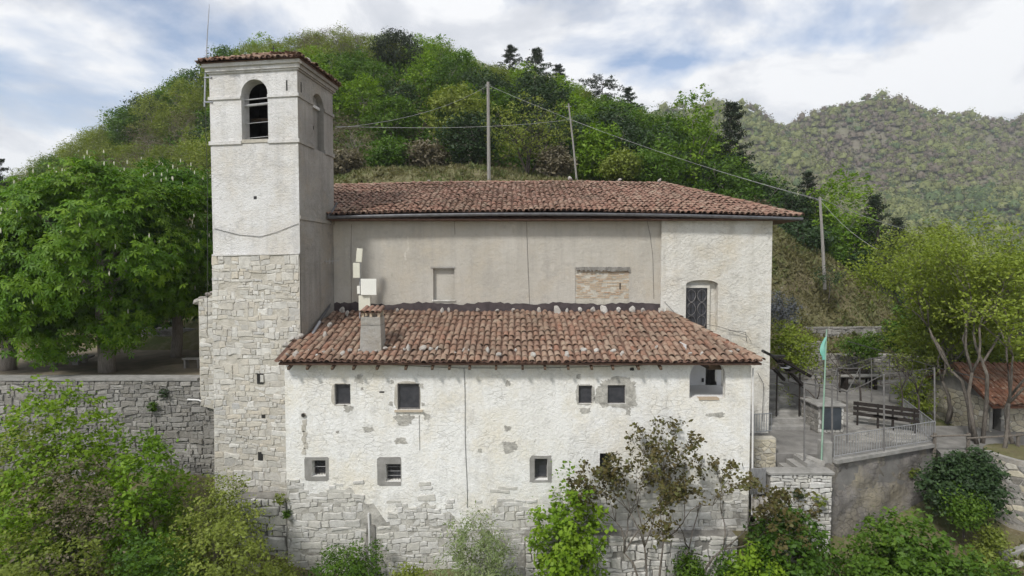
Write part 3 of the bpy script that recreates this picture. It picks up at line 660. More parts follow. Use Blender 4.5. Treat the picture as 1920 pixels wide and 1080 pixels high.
# windows
def window(o, frame=0.05, matf='wood_frame', sill=None, grille=None, mull=False):
    x0, x1, z0, z1, _, d = o; y = YA + d
    wn = MB(); wn.box((x0, y-0.02, z0), (x1, y+0.04, z1)); wobj = wn.build('window', 'glass', annex)
    fm = MB()
    for (a, b, c, e) in ((x0, x0+frame, z0, z1), (x1-frame, x1, z0, z1), (x0+frame, x1-frame, z0, z0+frame), (x0+frame, x1-frame, z1-frame, z1)):
        fm.box((a, y-0.05, c), (b, y-0.023, e))
    fm.build('frame', matf, wobj)
    if mull:
        k = MB(); k.box(((x0+x1)/2-0.02, y-0.055, z0+frame), ((x0+x1)/2+0.02, y-0.024, z1-frame)); k.build('mullion', matf, wobj)
    if sill:
        k = MB(); k.box((x0-0.09, YA-0.07, z0-0.07), (x1+0.09, YA+0.05, z0-0.004)); k.build('sill', sill, wobj)
    if grille:
        nx_, nz_ = grille
        for i in range(nx_):
            xx = x0 + (x1-x0)*(i+1)/(nx_+1); k = MB(); k.tube([(xx, y-0.13, z0), (xx, y-0.13, z1)], 0.009, 6); k.build('bar', 'metal_dark', wobj)
        for i in range(nz_):
            zz_ = z0 + (z1-z0)*(i+1)/(nz_+1); k = MB(); k.tube([(x0, y-0.14, zz_), (x1, y-0.14, zz_)], 0.009, 6); k.build('bar', 'metal_rail', wobj)
    return wobj
window(AWIN[0], 0.035); window(AWIN[1], 0.05, sill='brick'); window(AWIN[2], 0.03); window(AWIN[3], 0.03)
window(AWIN[4], 0.03, grille=(4, 1)); window(AWIN[5], 0.03, grille=(4, 3)); window(AWIN[6], 0.04); window(AWIN[7], 0.04, matf='wood_beam')
# cement bands and flaked patches, each a shape of its own a few mm proud of the lime wash
rng = random.Random(5)
def patch(u, v, wpx, hpx, mat='mortar_patch', amp=0.2, off=0.006, n=26, par=annex, Y=None, hole=None, name='plaster_patch'):
    Y = Y or YA; c = P(u, v, Y); s = Y/F
    pl = ragged(rng, wpx*s, hpx*s, n, amp, .16 if mat == 'concrete' else .55); k = MB()
    if hole is None:
        k.prism(pl, c, XA, ZA, FR, off, -0.004)
    else:
        hx0, hx1, hz0, hz1 = hole; m_ = len(pl); ring = []
        for (a, b) in pl:
            X, Zz = c.x + a, c.z + b; ring.append((min(max(X, hx0), hx1), min(max(Zz, hz0), hz1)))
        vv = [Vector((c.x + a, Y - off, c.z + b)) for a, b in pl] + [Vector((a, Y - off, b)) for a, b in ring]
        k.add(vv, [(i, (i+1) % m_, (i+1) % m_ + m_, i + m_) for i in range(m_)])
        vv = [Vector((c.x + a, Y - off, c.z + b)) for a, b in pl] + [Vector((c.x + a, Y + 0.004, c.z + b)) for a, b in pl]
        k.add(vv, [(i, i+m_, (i+1) % m_ + m_, (i+1) % m_) for i in range(m_)])
    return k.build(name, mat, par)
def hole_of(o): return (o[0], o[1], o[2], o[3])
patch(1157, 738, 74, 58, amp=0.16, n=34, hole=hole_of(AWIN[3])); patch(1097, 740, 36, 40, amp=0.06, hole=hole_of(AWIN[2]))
patch(594, 879, 46, 46, mat='concrete', amp=0.03, n=30, hole=hole_of(AWIN[4])); patch(730, 884, 46, 56, mat='concrete', amp=0.02, n=30, hole=hole_of(AWIN[5]))
patch(1014, 880, 42, 52, mat='concrete', amp=0.05, n=30, hole=hole_of(AWIN[6]))
patch(764, 743, 50, 56, mat='mortar_pale', amp=0.03, n=30, hole=hole_of(AWIN[1])); patch(639, 740, 36, 44, mat='mortar_pale', amp=0.03, n=30, hole=hole_of(AWIN[0]))
patch(1330, 706, 92, 92, mat='mortar_pale', amp=0.05, n=40, off=0.005, hole=(ARCH[0]+.12, ARCH[1]-.12, ARCH[2], ARCH[3]-.3)) if False else None
for (u, v, a, b) in ((673, 711, 16, 16), (653, 766, 18, 12), (758, 787, 34, 20), (800, 781, 12, 12), (752, 827, 22, 12), (790, 723, 8, 8), (793, 758, 6, 6), (735, 716, 6, 7), (733, 757, 8, 8),
                     (952, 719, 9, 10), (955, 838, 24, 22), (951, 803, 12, 10), (1097, 770, 20, 10), (1178, 773, 8, 12), (1085, 706, 8, 10), (679, 729, 5, 5), (633, 810, 6, 5), (690, 805, 18, 10),
                     (900, 845, 8, 7), (1180, 1012, 16, 10), (1342, 778, 34, 8)):
    patch(u, v, a, b, amp=0.28, n=20)
for (u, v, a, b) in ((716, 735, 10, 3), (1185, 692, 8, 6)): patch(u, v, a, b, mat='metal_dark', amp=0.1, n=14, name='wall_hole')
patch(940, 822, 104, 78, mat='plaster_lime', amp=0.02, off=0.004, n=36) if 'plaster_lime' in MAT else None
# round drain hole with its stain line of lifted plaster
k = MB(); c = P(569.5, 778, YA); k.tube([c + Vector((0, -0.05, 0)), c + Vector((0, 0.02, 0))], 0.075, 14); ob = k.build('drain_pipe', 'bark_grey', annex)
k = MB(); k.tube([c + Vector((0, -0.054, 0)), c + Vector((0, -0.049, 0))], 0.06, 14); k.build('pipe_mouth', 'room_dark', ob)
for j in range(6): patch(571 + rng.uniform(-2, 3), 792 + j*11, 8, 12, mat='mortar_pale', amp=0.25, off=0.012, n=14)
# cables and the white drain pipe down the front
k = MB(); pts = [P(870 + 6*t + 0.8*math.sin(9*t), 690 + 262*t, YA - 0.02) for t in np.linspace(0, 1, 12)]; k.tube(pts, 0.008, 5); k.build('cable', 'cable', annex)
k = MB(); k.tube([P(786, 778, YA-.015), P(787, 845, YA-.015)], 0.006, 5); k.build('cable', 'cable', annex)
k = MB(); k.tube([P(705, 683, YA-.05), P(860, 690, YA-.04), P(1000, 690, YA-.05), P(1150, 687, YA-.04), P(1290, 681, YA-.05)], 0.008, 5); k.build('cable', 'cable', annex)
k = MB(); k.tube([P(691, 962, YA-.05), P(692.5, 1000, YA-.05), P(694, 1068, YA-.05)], 0.035, 8); k.build('downpipe', 'white_pipe', annex)
k = MB(); k.prism([(-0.2, -1.0), (0.2, -1.0), (0.17, 0.3), (-0.1, 0.35)], P(694, 1000, YA), XA, ZA, FR, 0.05, -0.01); k.build('pipe_chase', 'mortar_grey', annex)
k = MB(); k.tube([P(1412, 690, YA-.03), P(1411.5, 800, YA-.03), P(1410, 965, YA-.03)], 0.03, 7); k.build('downpipe', 'white_pipe', annex)
k = MB(); k.tube([P(1421, 700, 20.9), P(1432, 720, 20.9), P(1429, 790, 20.9)], 0.012, 5); k.build('cable', 'cable', annex)
# exposed rubble footing; plaster ends in a ragged line
def plaster_edge(x):
    u = 960 + x*F/YA
    base = np.interp(u, [530, 600, 660, 700, 800, 880, 960, 1010, 1100, 1200, 1300, 1410], [905, 915, 935, 955, 960, 970, 955, 955, 935, 915, 895, 915])
    return Z_(float(base) + 14*math.sin(u*0.045) + 9*math.sin(u*0.13 + 2), YA)
srng = random.Random(3)
def keep_a(a, b):
    e = plaster_edge(a)
    if any(o[0]-.1 < a < o[1]+.1 and o[2]-.1 < b < o[3]+.1 for o in AWIN): return False
    u = 960 + a*F/YA
    if 678 < u < 712: return False
    return b < e or (b < e + 0.55 and srng.random() < 0.35)
k = MB(); v = []; f = []
for i, x in enumerate(np.linspace(ax0 + .004, ax1 - .004, 140)): v += [(x, YA - .004, -11.4), (x, YA - .004, min(plaster_edge(float(x)) - .06, -7.3) + srng.uniform(-.05, .05))]
for i in range(139): f.append((2*i, 2*i+2, 2*i+3, 2*i+1))
k.add(v, f); k.build('footing_mortar', 'mortar_foot', annex)
stonework(11, annex, 'stone_white', (0, YA, 0), XA, ZA, FR, ax0 + 0.02, ax1 - 0.02, -10.9, -7.2, 0.17, 0.42, gap=0.016, d0=0.004, d1=0.04, keep=keep_a, cap=300, jit=.28, lost=.08, coursed=True)
# roof
roofA = MB()
rx0, rx1 = X_(519, Ye), X_(1432, Ye)
hipx = X_(1250, Yt)
roofA.add([(rx0, Ye, zE), (rx1, Ye, zE), (hipx, Yt, zt), (-7.22, Yt, zt), (-7.55, 18.7, roof_z(18.7)), (rx0, 18.7, roof_z(18.7)),
           (rx0, Ye, zE-.06), (rx1, Ye, zE-.06), (hipx, Yt, zt-.06), (-7.22, Yt, zt-.06), (-7.55, 18.7, roof_z(18.7)-.06), (rx0, 18.7, roof_z(18.7)-.06),
           (rx1, Yt, zE), (rx1, Yt, zE - .06)],
          [(0, 1, 2, 3, 4, 5), (11, 10, 9, 8, 7, 6), (0, 6, 7, 1), (5, 11, 6, 0), (4, 10, 11, 5), (1, 12, 2), (7, 8, 13), (1, 7, 13, 12)])
roof_a = roofA.build('roof', 'tile_pan', annex)
upA = Vector((0, Yt - Ye, zt - zE)); lenA = upA.length
def insA(a, s):
    x = rx0 + a; y = Ye + (Yt-Ye)*s/lenA
    left = rx0 if y < 18.72 else -7.50 + (y-18.7)*0.14
    right = rx1 + (hipx - rx1)*(y - Ye)/(Yt - Ye)
    return left - .02 <= x <= right - 0.04 and s < lenA + 0.12
tile_roof(21, roof_a, 'tile_annex', (rx0, Ye - 0.06, zE + 0.02), XA, upA, rx1 - rx0, lenA, 0.222, 0.375, insA)
# the hip: a line of ridge tiles down to the corner
def ridge_line(parent, mat, a, b, step=0.36, s=1.25, lift=0.06, seed=1):
    rg = random.Random(seed); a, b = Vector(a), Vector(b); d = b - a; n = max(1, int(d.length/step)); y = d.normalized(); x = y.cross(Vector((0, 0, 1))).normalized(); z = x.cross(y)
    for i in range(n):
        o = bpy.data.objects.new('ridge_tile', tile_mesh(mat)); COL.objects.link(o); o.parent = parent
        M = Matrix((x, y, z)).transposed() @ Matrix.Rotation(rg.gauss(0, .04), 3, 'Z') @ Matrix.Rotation(-R(3), 3, 'X') @ Matrix.Scale(s, 3)
        o.matrix_local = Matrix.Translation(a + d*(i/n) + z*lift + Vector((0, 0, rg.gauss(0, .008)))) @ M.to_4x4()
ridge_line(roof_a, 'tile_annex', (rx1 + .02, Ye, zE + 0.03), (hipx + 0.05, Yt, zt + 0.03), seed=4)
# right slope of the hip
upH = Vector((hipx - rx1, 0, zt - zE)); 
tile_roof(22, roof_a, 'tile_annex', (rx1, Ye, zE + 0.02), (0, 1, 0), upH, Yt - Ye, upH.length, 0.222, 0.375, lambda a, s: s < upH.length*a/(Yt - Ye) - 0.1, cap=0, lift=.03)
# rafter ends, eave gutter stub, bituminous flashing
for i, u in enumerate((540, 575, 622, 662, 706, 760, 810, 842, 880, 930, 980, 1022, 1066, 1110, 1150, 1198, 1240)):
    k = MB(); x = X_(u, Ye + .1); k.obox((x, Ye + 0.22, zE - 0.105), (1, 0, 0), upA.normalized(), XA.cross(upA.normalized()), 0.04, 0.25, 0.045); k.build('rafter', 'wood_beam', roof_a)
k = MB(); k.tube([P(1430, 658, 17.15), P(1450, 668, 17.6), P(1470, 668, 18.3)], 0.05, 8); k.build('gutter_spout', 'metal_dark', annex)
fl = random.Random(8)
YN = 21.2
k = MB(); xs = np.linspace(X_(624, YN), X_(1246, YN), 90); lo_ = zt - 0.15; v = []; f = []
for i, x in enumerate(xs):
    v += [(x, YN - 0.035, lo_), (x, YN - 0.025, Z_(569, YN) + fl.uniform(-.03, .05) + 0.04*math.sin(i*0.33))]
for i in range(89): f.append((2*i, 2*i+2, 2*i+3, 2*i+1))
k.add(v, f); k.build('flashing', 'bitumen', annex)
k = MB(); k.add([(hipx-.3, YN-.05, zt-.1), (hipx+0.12, YN-.2, zt-.1), (hipx+.12, YN-.2, zt+.18), (hipx-.1, YN-.12, zt+.3), (hipx-.3, YN-.05, zt+.22)], [(0, 1, 2, 3, 4)]); k.build('corner_mortar', 'mortar_pale', annex)
# stones that weigh the tiles down
rr = random.Random(77)
top_u = [641, 744, 828, 841, 895, 932, 962, 1011, 1045, 1063, 1088, 1112, 1133, 1160, 1186, 1206, 1240]
for i, u in enumerate(top_u):
    y = Yt - 0.12; s = rr.uniform(0.09, 0.17)
    rock('stone', i, (X_(u, y), y, roof_z(y) + 0.14 + s*0.4), (s*rr.uniform(.9, 1.5), s*.8, s*rr.uniform(.7, 1.1)), rr.uniform(0, 6), 'pale stone wedged along the top edge of the annex roof tiles', 'stones along the annex roof top')
ev_u = [536, 552, 575, 592, 605, 622, 640, 655, 672, 703, 722, 738, 757, 764, 791, 806, 818, 853, 869, 878, 914, 936, 967, 1000, 1034, 1064, 1095, 1120, 1150, 1168, 1198, 1232, 1296, 1318, 1372, 1386]
for i, u in enumerate(ev_u):
    y = Ye + rr.uniform(0.22, 0.75); s = rr.uniform(0.06, 0.125)
    rock('stone', i+3, (X_(u, y), y, roof_z(y) + 0.13 + s*0.35), (s*rr.uniform(.9, 1.6), s*.85, s*rr.uniform(.6, .95)), rr.uniform(0, 6), 'pale stone lying on the tiles near the annex eave', 'stones along the annex eave')
for i, (u, y) in enumerate(((533, 18.0), (545, 18.45), (560, 18.6), (617, 19.6), (607, 18.8), (650, 20.6))):
    rock('stone', i+1, (X_(u, y), y, roof_z(y) + 0.18), (0.16, 0.11, 0.09), rr.uniform(0, 6), 'pale stone on the annex roof tiles beside the bell tower', 'stones on the annex roof by the tower')
# chimney on the annex roof
cy = 18.0; cxm = X_(698, cy); zc0 = roof_z(cy) - 0.1
ch = thing('chimney', 'plastered grey chimney with a small clay tile hood on the annex roof', 'chimney', (cxm, cy, zc0))
k = MB(); 
def frus(k, c, z0, z1, w0, d0, w1, d1):
    v = [(c[0]-w0, c[1]-d0, z0), (c[0]+w0, c[1]-d0, z0), (c[0]+w0, c[1]+d0, z0), (c[0]-w0, c[1]+d0, z0), (c[0]-w1, c[1]-d1, z1), (c[0]+w1, c[1]-d1, z1), (c[0]+w1, c[1]+d1, z1), (c[0]-w1, c[1]+d1, z1)]
    k.add(v, [(0, 3, 2, 1), (4, 5, 6, 7), (0, 1, 5, 4), (1, 2, 6, 5), (2, 3, 7, 6), (3, 0, 4, 7)])
zc1 = Z_(609, cy); zc2 = Z_(593, cy)
frus(k, (cxm, cy), zc0 - .3, zc1, 0.385, 0.34, 0.335, 0.30); k.build('stack', 'render_cement', ch)
k = MB(); frus(k, (cxm, cy), zc1 + .03, zc2, 0.335, 0.30, 0.325, 0.29); k.build('collar', 'render_cement', ch)
k = MB(); frus(k, (cxm, cy), zc1, zc1 + .03, 0.325, 0.29, 0.325, 0.29); k.build('collar_joint', 'mortar_grey', ch)
for sx in (-1, 0, 1):
    for sy in (-1, 1):
        k = MB(); k.box((cxm + sx*.27 - .04, cy + sy*.22 - .05, zc2 - .01), (cxm + sx*.27 + .04, cy + sy*.22 + .05, zc2 + 0.2)); k.build('prop_brick', 'brick', ch)
k = MB(); k.obox((cxm, cy, zc2 + .21), (1, 0, 0), (0, .96, .2), (0, -.2, .96), .33, .3, .015); hd = k.build('hood', 'tile_pan', ch)
for i in range(4):
    o = bpy.data.objects.new('tile', tile_mesh('tile_main')); COL.objects.link(o); o.parent = hd
    M = Matrix(((1, 0, 0), (0, .96, .2), (0, -.2, .96))).transposed()
    o.matrix_local = Matrix.Translation((cxm - .27 + i*.18, cy - .36, zc2 + .16)) @ (M @ Matrix.Diagonal((.95, 1.55, .95))).to_4x4()
# radio boxes on a mast beside the chimney
my = 20.4
mast = thing('antenna_mast', 'slim mast with pale square radio antenna panels in front of the nave wall', 'antenna', (X_(674, my), my, roof_z(my)))
k = MB(); k.tube([P(674.5, 600, my), P(675.5, 470, my)], 0.025, 8); k.build('mast', 'metal_zinc', mast)
def panel(u0, u1, v0, v1, mat, tilt=0.0, dy=0.0):
    a = P((u0+u1)/2, (v0+v1)/2, my - .1 - dy); hw = (u1-u0)/2*my/F; hh = (v1-v0)/2*my/F; k = MB()
    k.obox(a, (math.cos(tilt), 0, -math.sin(tilt)), (0, 1, 0), (math.sin(tilt), 0, math.cos(tilt)), hw, 0.045, hh); o = k.build('antenna_panel', mat, mast)
    bv = o.modifiers.new('bevel', 'BEVEL'); bv.width = 0.012; bv.segments = 2
    j = MB(); j.bar((a.x, a.y + .04, a.z), (X_(675, my), my, a.z), 0.03, 0.03); j.build('bracket', 'metal_zinc', mast)
panel(668.5, 679.5, 466, 491.5, 'cream_plastic', 0.09); panel(662.5, 675, 493, 521, 'cream_plastic'); panel(677, 706, 523, 553, 'white_plastic', 0, .12); panel(670, 675.5, 536, 551, 'white_plastic', 0, .05); panel(673, 694.5, 554, 582, 'cream_plastic', 0, .02)

# ------------------------------------------------------------------ the nave (main church body)
church = thing('church', 'old plastered church with red clay tile roof behind the annex', 'church', (2, 25, -9))
YB = 21.05
nx0, nxs, nx1 = -7.3, X_(1240, YB), X_(1447, YB)
zW = Z_(405, YN)
def opn(u0, u1, v0, v1, kind='rect', d=0.2, Y=YN): return (X_(u0, Y), X_(u1, Y), Z_(v1, Y), Z_(v0, Y), kind, d)
NI = [opn(812, 852, 503, 562, d=0.16), opn(1079, 1180, 503, 572, d=0.07)]
k = MB(); wall_face(k, (0, YN, 0), XA, ZA, FR, nx0, nxs, -10, zW, NI, 0.2)
k.build('nave_wall', 'plaster_nave', church)
CW = opn(1287, 1347, 525, 620, 'seg', 0.28, YB)
k = MB(); wall_face(k, (0, YB, 0), XA, ZA, FR, nxs, nx1, -10, Z_(408, YB), [CW], 0.28)
k.add([(nxs, YB, -10), (nxs, YN, -10), (nxs, YN, zW), (nxs, YB, zW)], [(3, 2, 1, 0)])
k.add([(nx1, YB, -10), (nx1, 33.5, -10), (nx1, 33.5, zW), (nx1, YB, zW)], [(0, 1, 2, 3)])
k.build('choir_wall', 'plaster_apse', church)
k = MB(); k.add([(-10.3, 33.5, -10), (nx1, 33.5, -10), (nx1, 33.5, zW), (-10.3, 33.5, zW)], [(0, 1, 2, 3)]); k.add([(-10.3, 21.9, -10), (-10.3, 33.5, -10), (-10.3, 33.5, zW+2.3), (-10.3, 21.9, zW)], [(0, 1, 2, 3)]); k.build('rear_wall', 'plaster_nave', church)
# blind niche
o = NI[0]; k = MB(); k.box((o[0], YN + .155, o[2]), (o[1], YN + .2, o[3])); nb = k.build('niche_back', 'plaster_nave', church)
k = MB(); k.box((o[0]-.1, YN-.03, o[3]), (o[1]+.02, YN+.1, o[3]+.07)); k.build('lintel', 'render_cement', church)
k = MB(); k.box((o[0]-.04, YN-.05, o[2]-.06), (o[1]+.04, YN+.1, o[2])); k.build('sill', 'plaster_apse', church)
# bricked-up opening: courses of thin brick, ragged mortar over them
o = NI[1]; k = MB(); k.box((o[0], YN + .03, o[2]), (o[1], YN + .08, o[3])); bb = k.build('brick_infill', 'mortar_warm', church)
bm_list = []
br = random.Random(31); z = o[2] + 0.28; row = 0
while z < o[3] - 0.10:
    x = o[0] + br.uniform(0, .12)
    while x < o[1] - .1:
        bw = br.uniform(.15, .28)
        if br.random() < .68:
            k = MB(); k.box((x, YN + .012 + br.uniform(0, .012), z), (min(x+bw-.018, o[1]-.01), YN+.04, z + .048)); k.build('brick', 'brick', bb)
        x += bw
    z += .068; row += 1
k = MB(); mrn = random.Random(3); n = 44
v = []; f = []
for i in range(n):
    x = o[0] + (o[1]-o[0]+.02)*i/(n-1); v += [(x, YN-.05-mrn.uniform(0, .03), o[3]-.1+mrn.uniform(-.05, .04)), (x, YN-.06, o[3]+.03+mrn.uniform(-.02, .03)), (x, YN+.02, o[3]+.06)]
for i in range(n-1): f += [(3*i, 3*i+3, 3*i+4, 3*i+1), (3*i+1, 3*i+4, 3*i+5, 3*i+2)]
k.add(v, f); k.build('broken_lintel', 'mortar_grey', church)
k = MB(); k.box((X_(1163, YN)-.02, YN+.0, Z_(542, YN)), (X_(1163, YN)+.02, YN+.02, Z_(531, YN))); k.build('slot', 'room_dark', church)
# choir window with wrought iron
x0, x1, z0, z1 = X_(1290, YB), X_(1330, YB), Z_(618, YB), Z_(541, YB); yw = YB + .22
k = MB(); k.box((x0-.04, yw+.02, z0), (x1+.05, yw+.06, z1+.1)); wchoir = k.build('window', 'glass', church)
for (a, b, c, e) in ((x1, x1+.10, z0, z1+.02), (x0-.04, x1+.10, z1+.02, z1+.14)):
    k = MB(); k.box((a, yw-.06, c), (b, yw+.019, e)); k.build('frame', 'plaster_apse', wchoir)
k = MB(); k.box((CW[0]-.02, YB+.26, CW[2]), (CW[1]+.02, YB+.30, CW[3])); k.build('reveal_back', 'plaster_apse', church)
cxw = (x0+x1)/2; hw = (x1-x0)/2
for sx in (-1, 1):
    for j in range(3):
        zc_ = z0 + (z1-z0)*(0.18 + 0.32*j); k = MB()
        pts = [(cxw + sx*(hw*.5 + hw*.42*math.cos(t)), yw - .03, zc_ + (z1-z0)*.15*math.sin(t)) for t in np.linspace(0, 2*math.pi, 17)]; k.tube(pts, .010, 5); k.build('scroll', 'metal_post', wchoir)
        k = MB(); pts = [(cxw + sx*hw*(.06+.85*t), yw - .03, zc_ + (z1-z0)*.16*math.sin(t*math.pi*1.0)*(1 if j % 2 else -1)) for t in np.linspace(0, 1, 9)]; k.tube(pts, .010, 5); k.build('scroll', 'metal_post', wchoir)
for i in range(5):
    xx = x0 + (x1-x0)*i/4; k = MB(); k.tube([(xx, yw-.02, z0), (xx, yw-.02, z1)], .012, 5); k.build('bar', 'metal_dark', wchoir)
for i in range(5):
    k = MB(); zz_ = z0 + (z1-z0)*(i+.5)/5; k.tube([(x0, yw-.025, zz_), (x1, yw-.025, zz_)], .01, 5); k.build('bar', 'metal_dark', wchoir)
# cables on the nave wall
for (pts) in ([(987, 403), (988, 440), (990, 500), (993, 570)], [(1212, 408), (1219, 440), (1224, 480), (1226, 560)], [(659, 420), (658, 480), (659, 568)], [(852, 405), (853, 440)]):
    k = MB(); k.tube([P(u, v, YN-.015) for u, v in pts], .006, 5); k.build('cable', 'cable', church)
k = MB(); k.tube([P(1246, 566, YB-.03), P(1270, 592, YB-.05), P(1290, 602, YB-.1), P(1346, 612, YB-.1), P(1380, 622, YB-.1), P(1400, 628, YB-.1), P(1408, 640, YB-.1)], .008, 5); k.build('cable', 'cable', church)
k = MB(); k.tube([P(1365, 619, YB-.15), P(1398, 623, YB-.15), P(1400, 640, YB-.15)], .01, 5); k.build('cable_bracket', 'metal_dark', church)
# pale scrapes on the render, cleaned-off vine marks
for (u, v, a, b) in ((765, 462, 5, 30), (760, 480, 4, 16), (963, 428, 5, 14), (990, 432, 4, 20), (1116, 440, 12, 3), (1108, 450, 3, 9), (1170, 458, 7, 6), (1195, 535, 9, 12), (1206, 548, 8, 12), (1090, 460, 8, 3), (735, 515, 3, 9), (655, 482, 3, 3)):
    patch(u, v, a, b, mat='mortar_pale', amp=0.45, n=16, off=0.004, par=church, Y=YN)
# roof
Yr = 26.6; ye = 20.72; ze = Z_(401, ye); zr = Z_(346, Yr)
ex1 = X_(1503, ye); ex0 = -10.8; hx = X_(1238, Yr); yb_ = Yr + (Yr - ye)
k = MB()
sk = .20; k.add([(ex0, ye, ze-sk), (ex1, ye, ze-sk), (hx, Yr, zr-sk), (ex0, Yr, zr-sk), (ex0, yb_, ze-sk), (ex1, yb_, ze-sk),
       (ex0, ye, ze-.05-sk), (ex1, ye, ze-.05-sk), (ex1, yb_, ze-.05-sk), (ex0, yb_, ze-.05-sk)],
      [(0, 1, 2, 3), (3, 2, 5, 4), (1, 5, 2), (6, 9, 8, 7), (0, 6, 7, 1), (1, 7, 8, 5), (4, 9, 6, 0), (0, 3, 4)])
roof_c = k.build('roof', 'tile_pan', church)
upC = Vector((0, Yr - ye, zr - ze)); lenC = upC.length
def insC(a, s):
    x = ex0 + a; y = ye + (Yr - ye)*s/lenC
    left = -7.45 + max(0, (y - 20.0))*0.10 if y < 21.55 else ex0
    right = ex1 + (hx - ex1)*(y - ye)/(Yr - ye)
    return left <= x <= right - .05 and s < lenC + 0.1
hog = lambda x: .05 - .17*((x - 1.2)/9.5)**2          # the old roof timbers hang down towards both ends
tile_roof(41, roof_c, 'tile_main', (ex0, ye - 0.08, ze + 0.02), XA, upC, ex1 - ex0, lenC, 0.212, 0.37, insC, warp=lambda a, s: hog(max(ex0 + a, -8)) + .016*math.sin(a*1.1 + s) + .012*math.sin(a*.6 - s*1.3))
rpts = np.linspace(ex0, hx, 9)
for q in range(8): ridge_line(roof_c, 'tile_main', (rpts[q], Yr, zr + .04 + hog(max(rpts[q], -8))), (rpts[q+1], Yr, zr + .04 + hog(max(rpts[q+1], -8))), step=0.38, s=1.15, lift=0.03, seed=60 + q)
ridge_line(roof_c, 'tile_main', (ex1 - .02, ye, ze + .03 + hog(ex1)), (hx, Yr, zr + .06 + hog(hx)), step=0.36, s=1.25, lift=0.05, seed=7)
for i, (u, s) in enumerate(((805, .07), (1068, .15), (1160, .10), (1234, .13))):
    rock('stone', i + 2, (X_(u, Yr), Yr - .05, zr + .16 + hog(X_(u, Yr)) + s*.4), (s*1.4, s*.9, s*.8), i*1.3, 'pale stone sitting on the church roof ridge', 'stones on the church ridge')
# gutter and downpipe
k = MB(); yg = ye - .10
k.tube([(x, yg, ze - .07 + hog(x)) for x in np.linspace(X_(616, yg), X_(1503, yg), 14)], .065, 8); gut = k.build('gutter', 'metal_gutter', church)
for u in range(640, 1490, 62):
    k = MB(); x = X_(u, yg); k.bar((x, yg - .07, ze - .07 + hog(x)), (x, yg + .1, ze - .02 + hog(x)), .02, .012); k.build('gutter_hook', 'metal_dark', gut)
k = MB(); k.tube([(X_(617, yg), yg, ze-.05), P(620, 418, 20.95), P(613, 432, 21.05), P(615, 500, 21.05), P(619, 566, 21.0), P(617, 575, 20.7), P(596, 606, 19.6), P(579, 637, 18.75)], .05, 8); k.build('downpipe', 'metal_gutter', church)
k = MB(); k.tube([P(600, 603, 19.6), P(577, 640, 18.7)], .055, 8); k.build('pipe_end', 'metal_zinc', church)
k = MB(); k.tube([P(632, 380, 20.9), P(622, 398, 20.7), P(612, 410, 20.75)], .04, 7); k.build('cable_duct', 'metal_gutter', church)
# TV aerial by the corner
aer = thing('television_aerial', 'thin rod television aerial beside the tower downpipe', 'antenna', P(606, 490, 20.4))
k = MB(); k.tube([P(599, 490, 20.4), P(636, 489, 20.4)], .012, 6); k.build('boom', 'wire_light', aer)
for u in (612, 618, 624, 630, 635):
    k = MB(); k.tube([P(u, 484, 20.4), P(u, 495, 20.4)], .006, 5); k.build('element', 'wire_light', aer)

# ------------------------------------------------------------------ bell tower
TH = R(8)
FRc = Vector((X_(563, 18.7), 18.7, 0)); WT, DT = 3.40, 2.60
TU = Vector((math.cos(TH), -math.sin(TH), 0)); TD = Vector((math.sin(TH), math.cos(TH), 0)); TN = -TD      # along the front to the right, into the depth, front normal
FLc = FRc - TU*WT; BRc = FRc + TD*DT
tower = thing('bell_tower', 'tall square bell tower, whitewashed above and bare rubble stone below, with arched belfry', 'tower', (FLc + TU*WT/2 + TD*DT/2 + Vector((0, 0, -10))))
zv = lambda v: Z_(v, 18.9)
zTop = zv(121); zB2 = zv(181); zB1 = zv(266); zPl = zv(478)
belf = (0.80 + .55, 0.80 + .55 + .93, zv(262), zv(149))
def af(u): 
    # distance along the front from the left corner for photo column u
    d = (u - 960)/F; a, b = FLc, TU
    return (d*a.y - a.x)/(b.x - d*b.y)
bo = (af(459), af(508), zv(262), zv(148), 'arch', 0.45)
k = MB(); wall_face(k, FLc, TU, ZA, TN, 0, WT, zPl, zTop, [bo], 0.45)
sd0 = (0.85, 1.55)
ns = (DT*.40, DT*.40 + .82, zv(300)-.0, zv(158), 'arch', 0.22)
ro = (ns[0], ns[1], zv(268), zv(155), 'arch', 0.25)
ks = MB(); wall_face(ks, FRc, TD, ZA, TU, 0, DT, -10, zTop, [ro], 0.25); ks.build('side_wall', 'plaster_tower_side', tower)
k.add([BRc + ZA*-10, BRc + TU*-WT + ZA*-10, BRc + TU*-WT + ZA*zTop, BRc + ZA*zTop], [(0, 1, 2, 3)])
k.add([FLc + TD*DT + ZA*-10, FLc + ZA*-10, FLc + ZA*zTop, FLc + TD*DT + ZA*zTop], [(0, 1, 2, 3)])
k.build('plaster_wall', 'plaster_tower', tower)
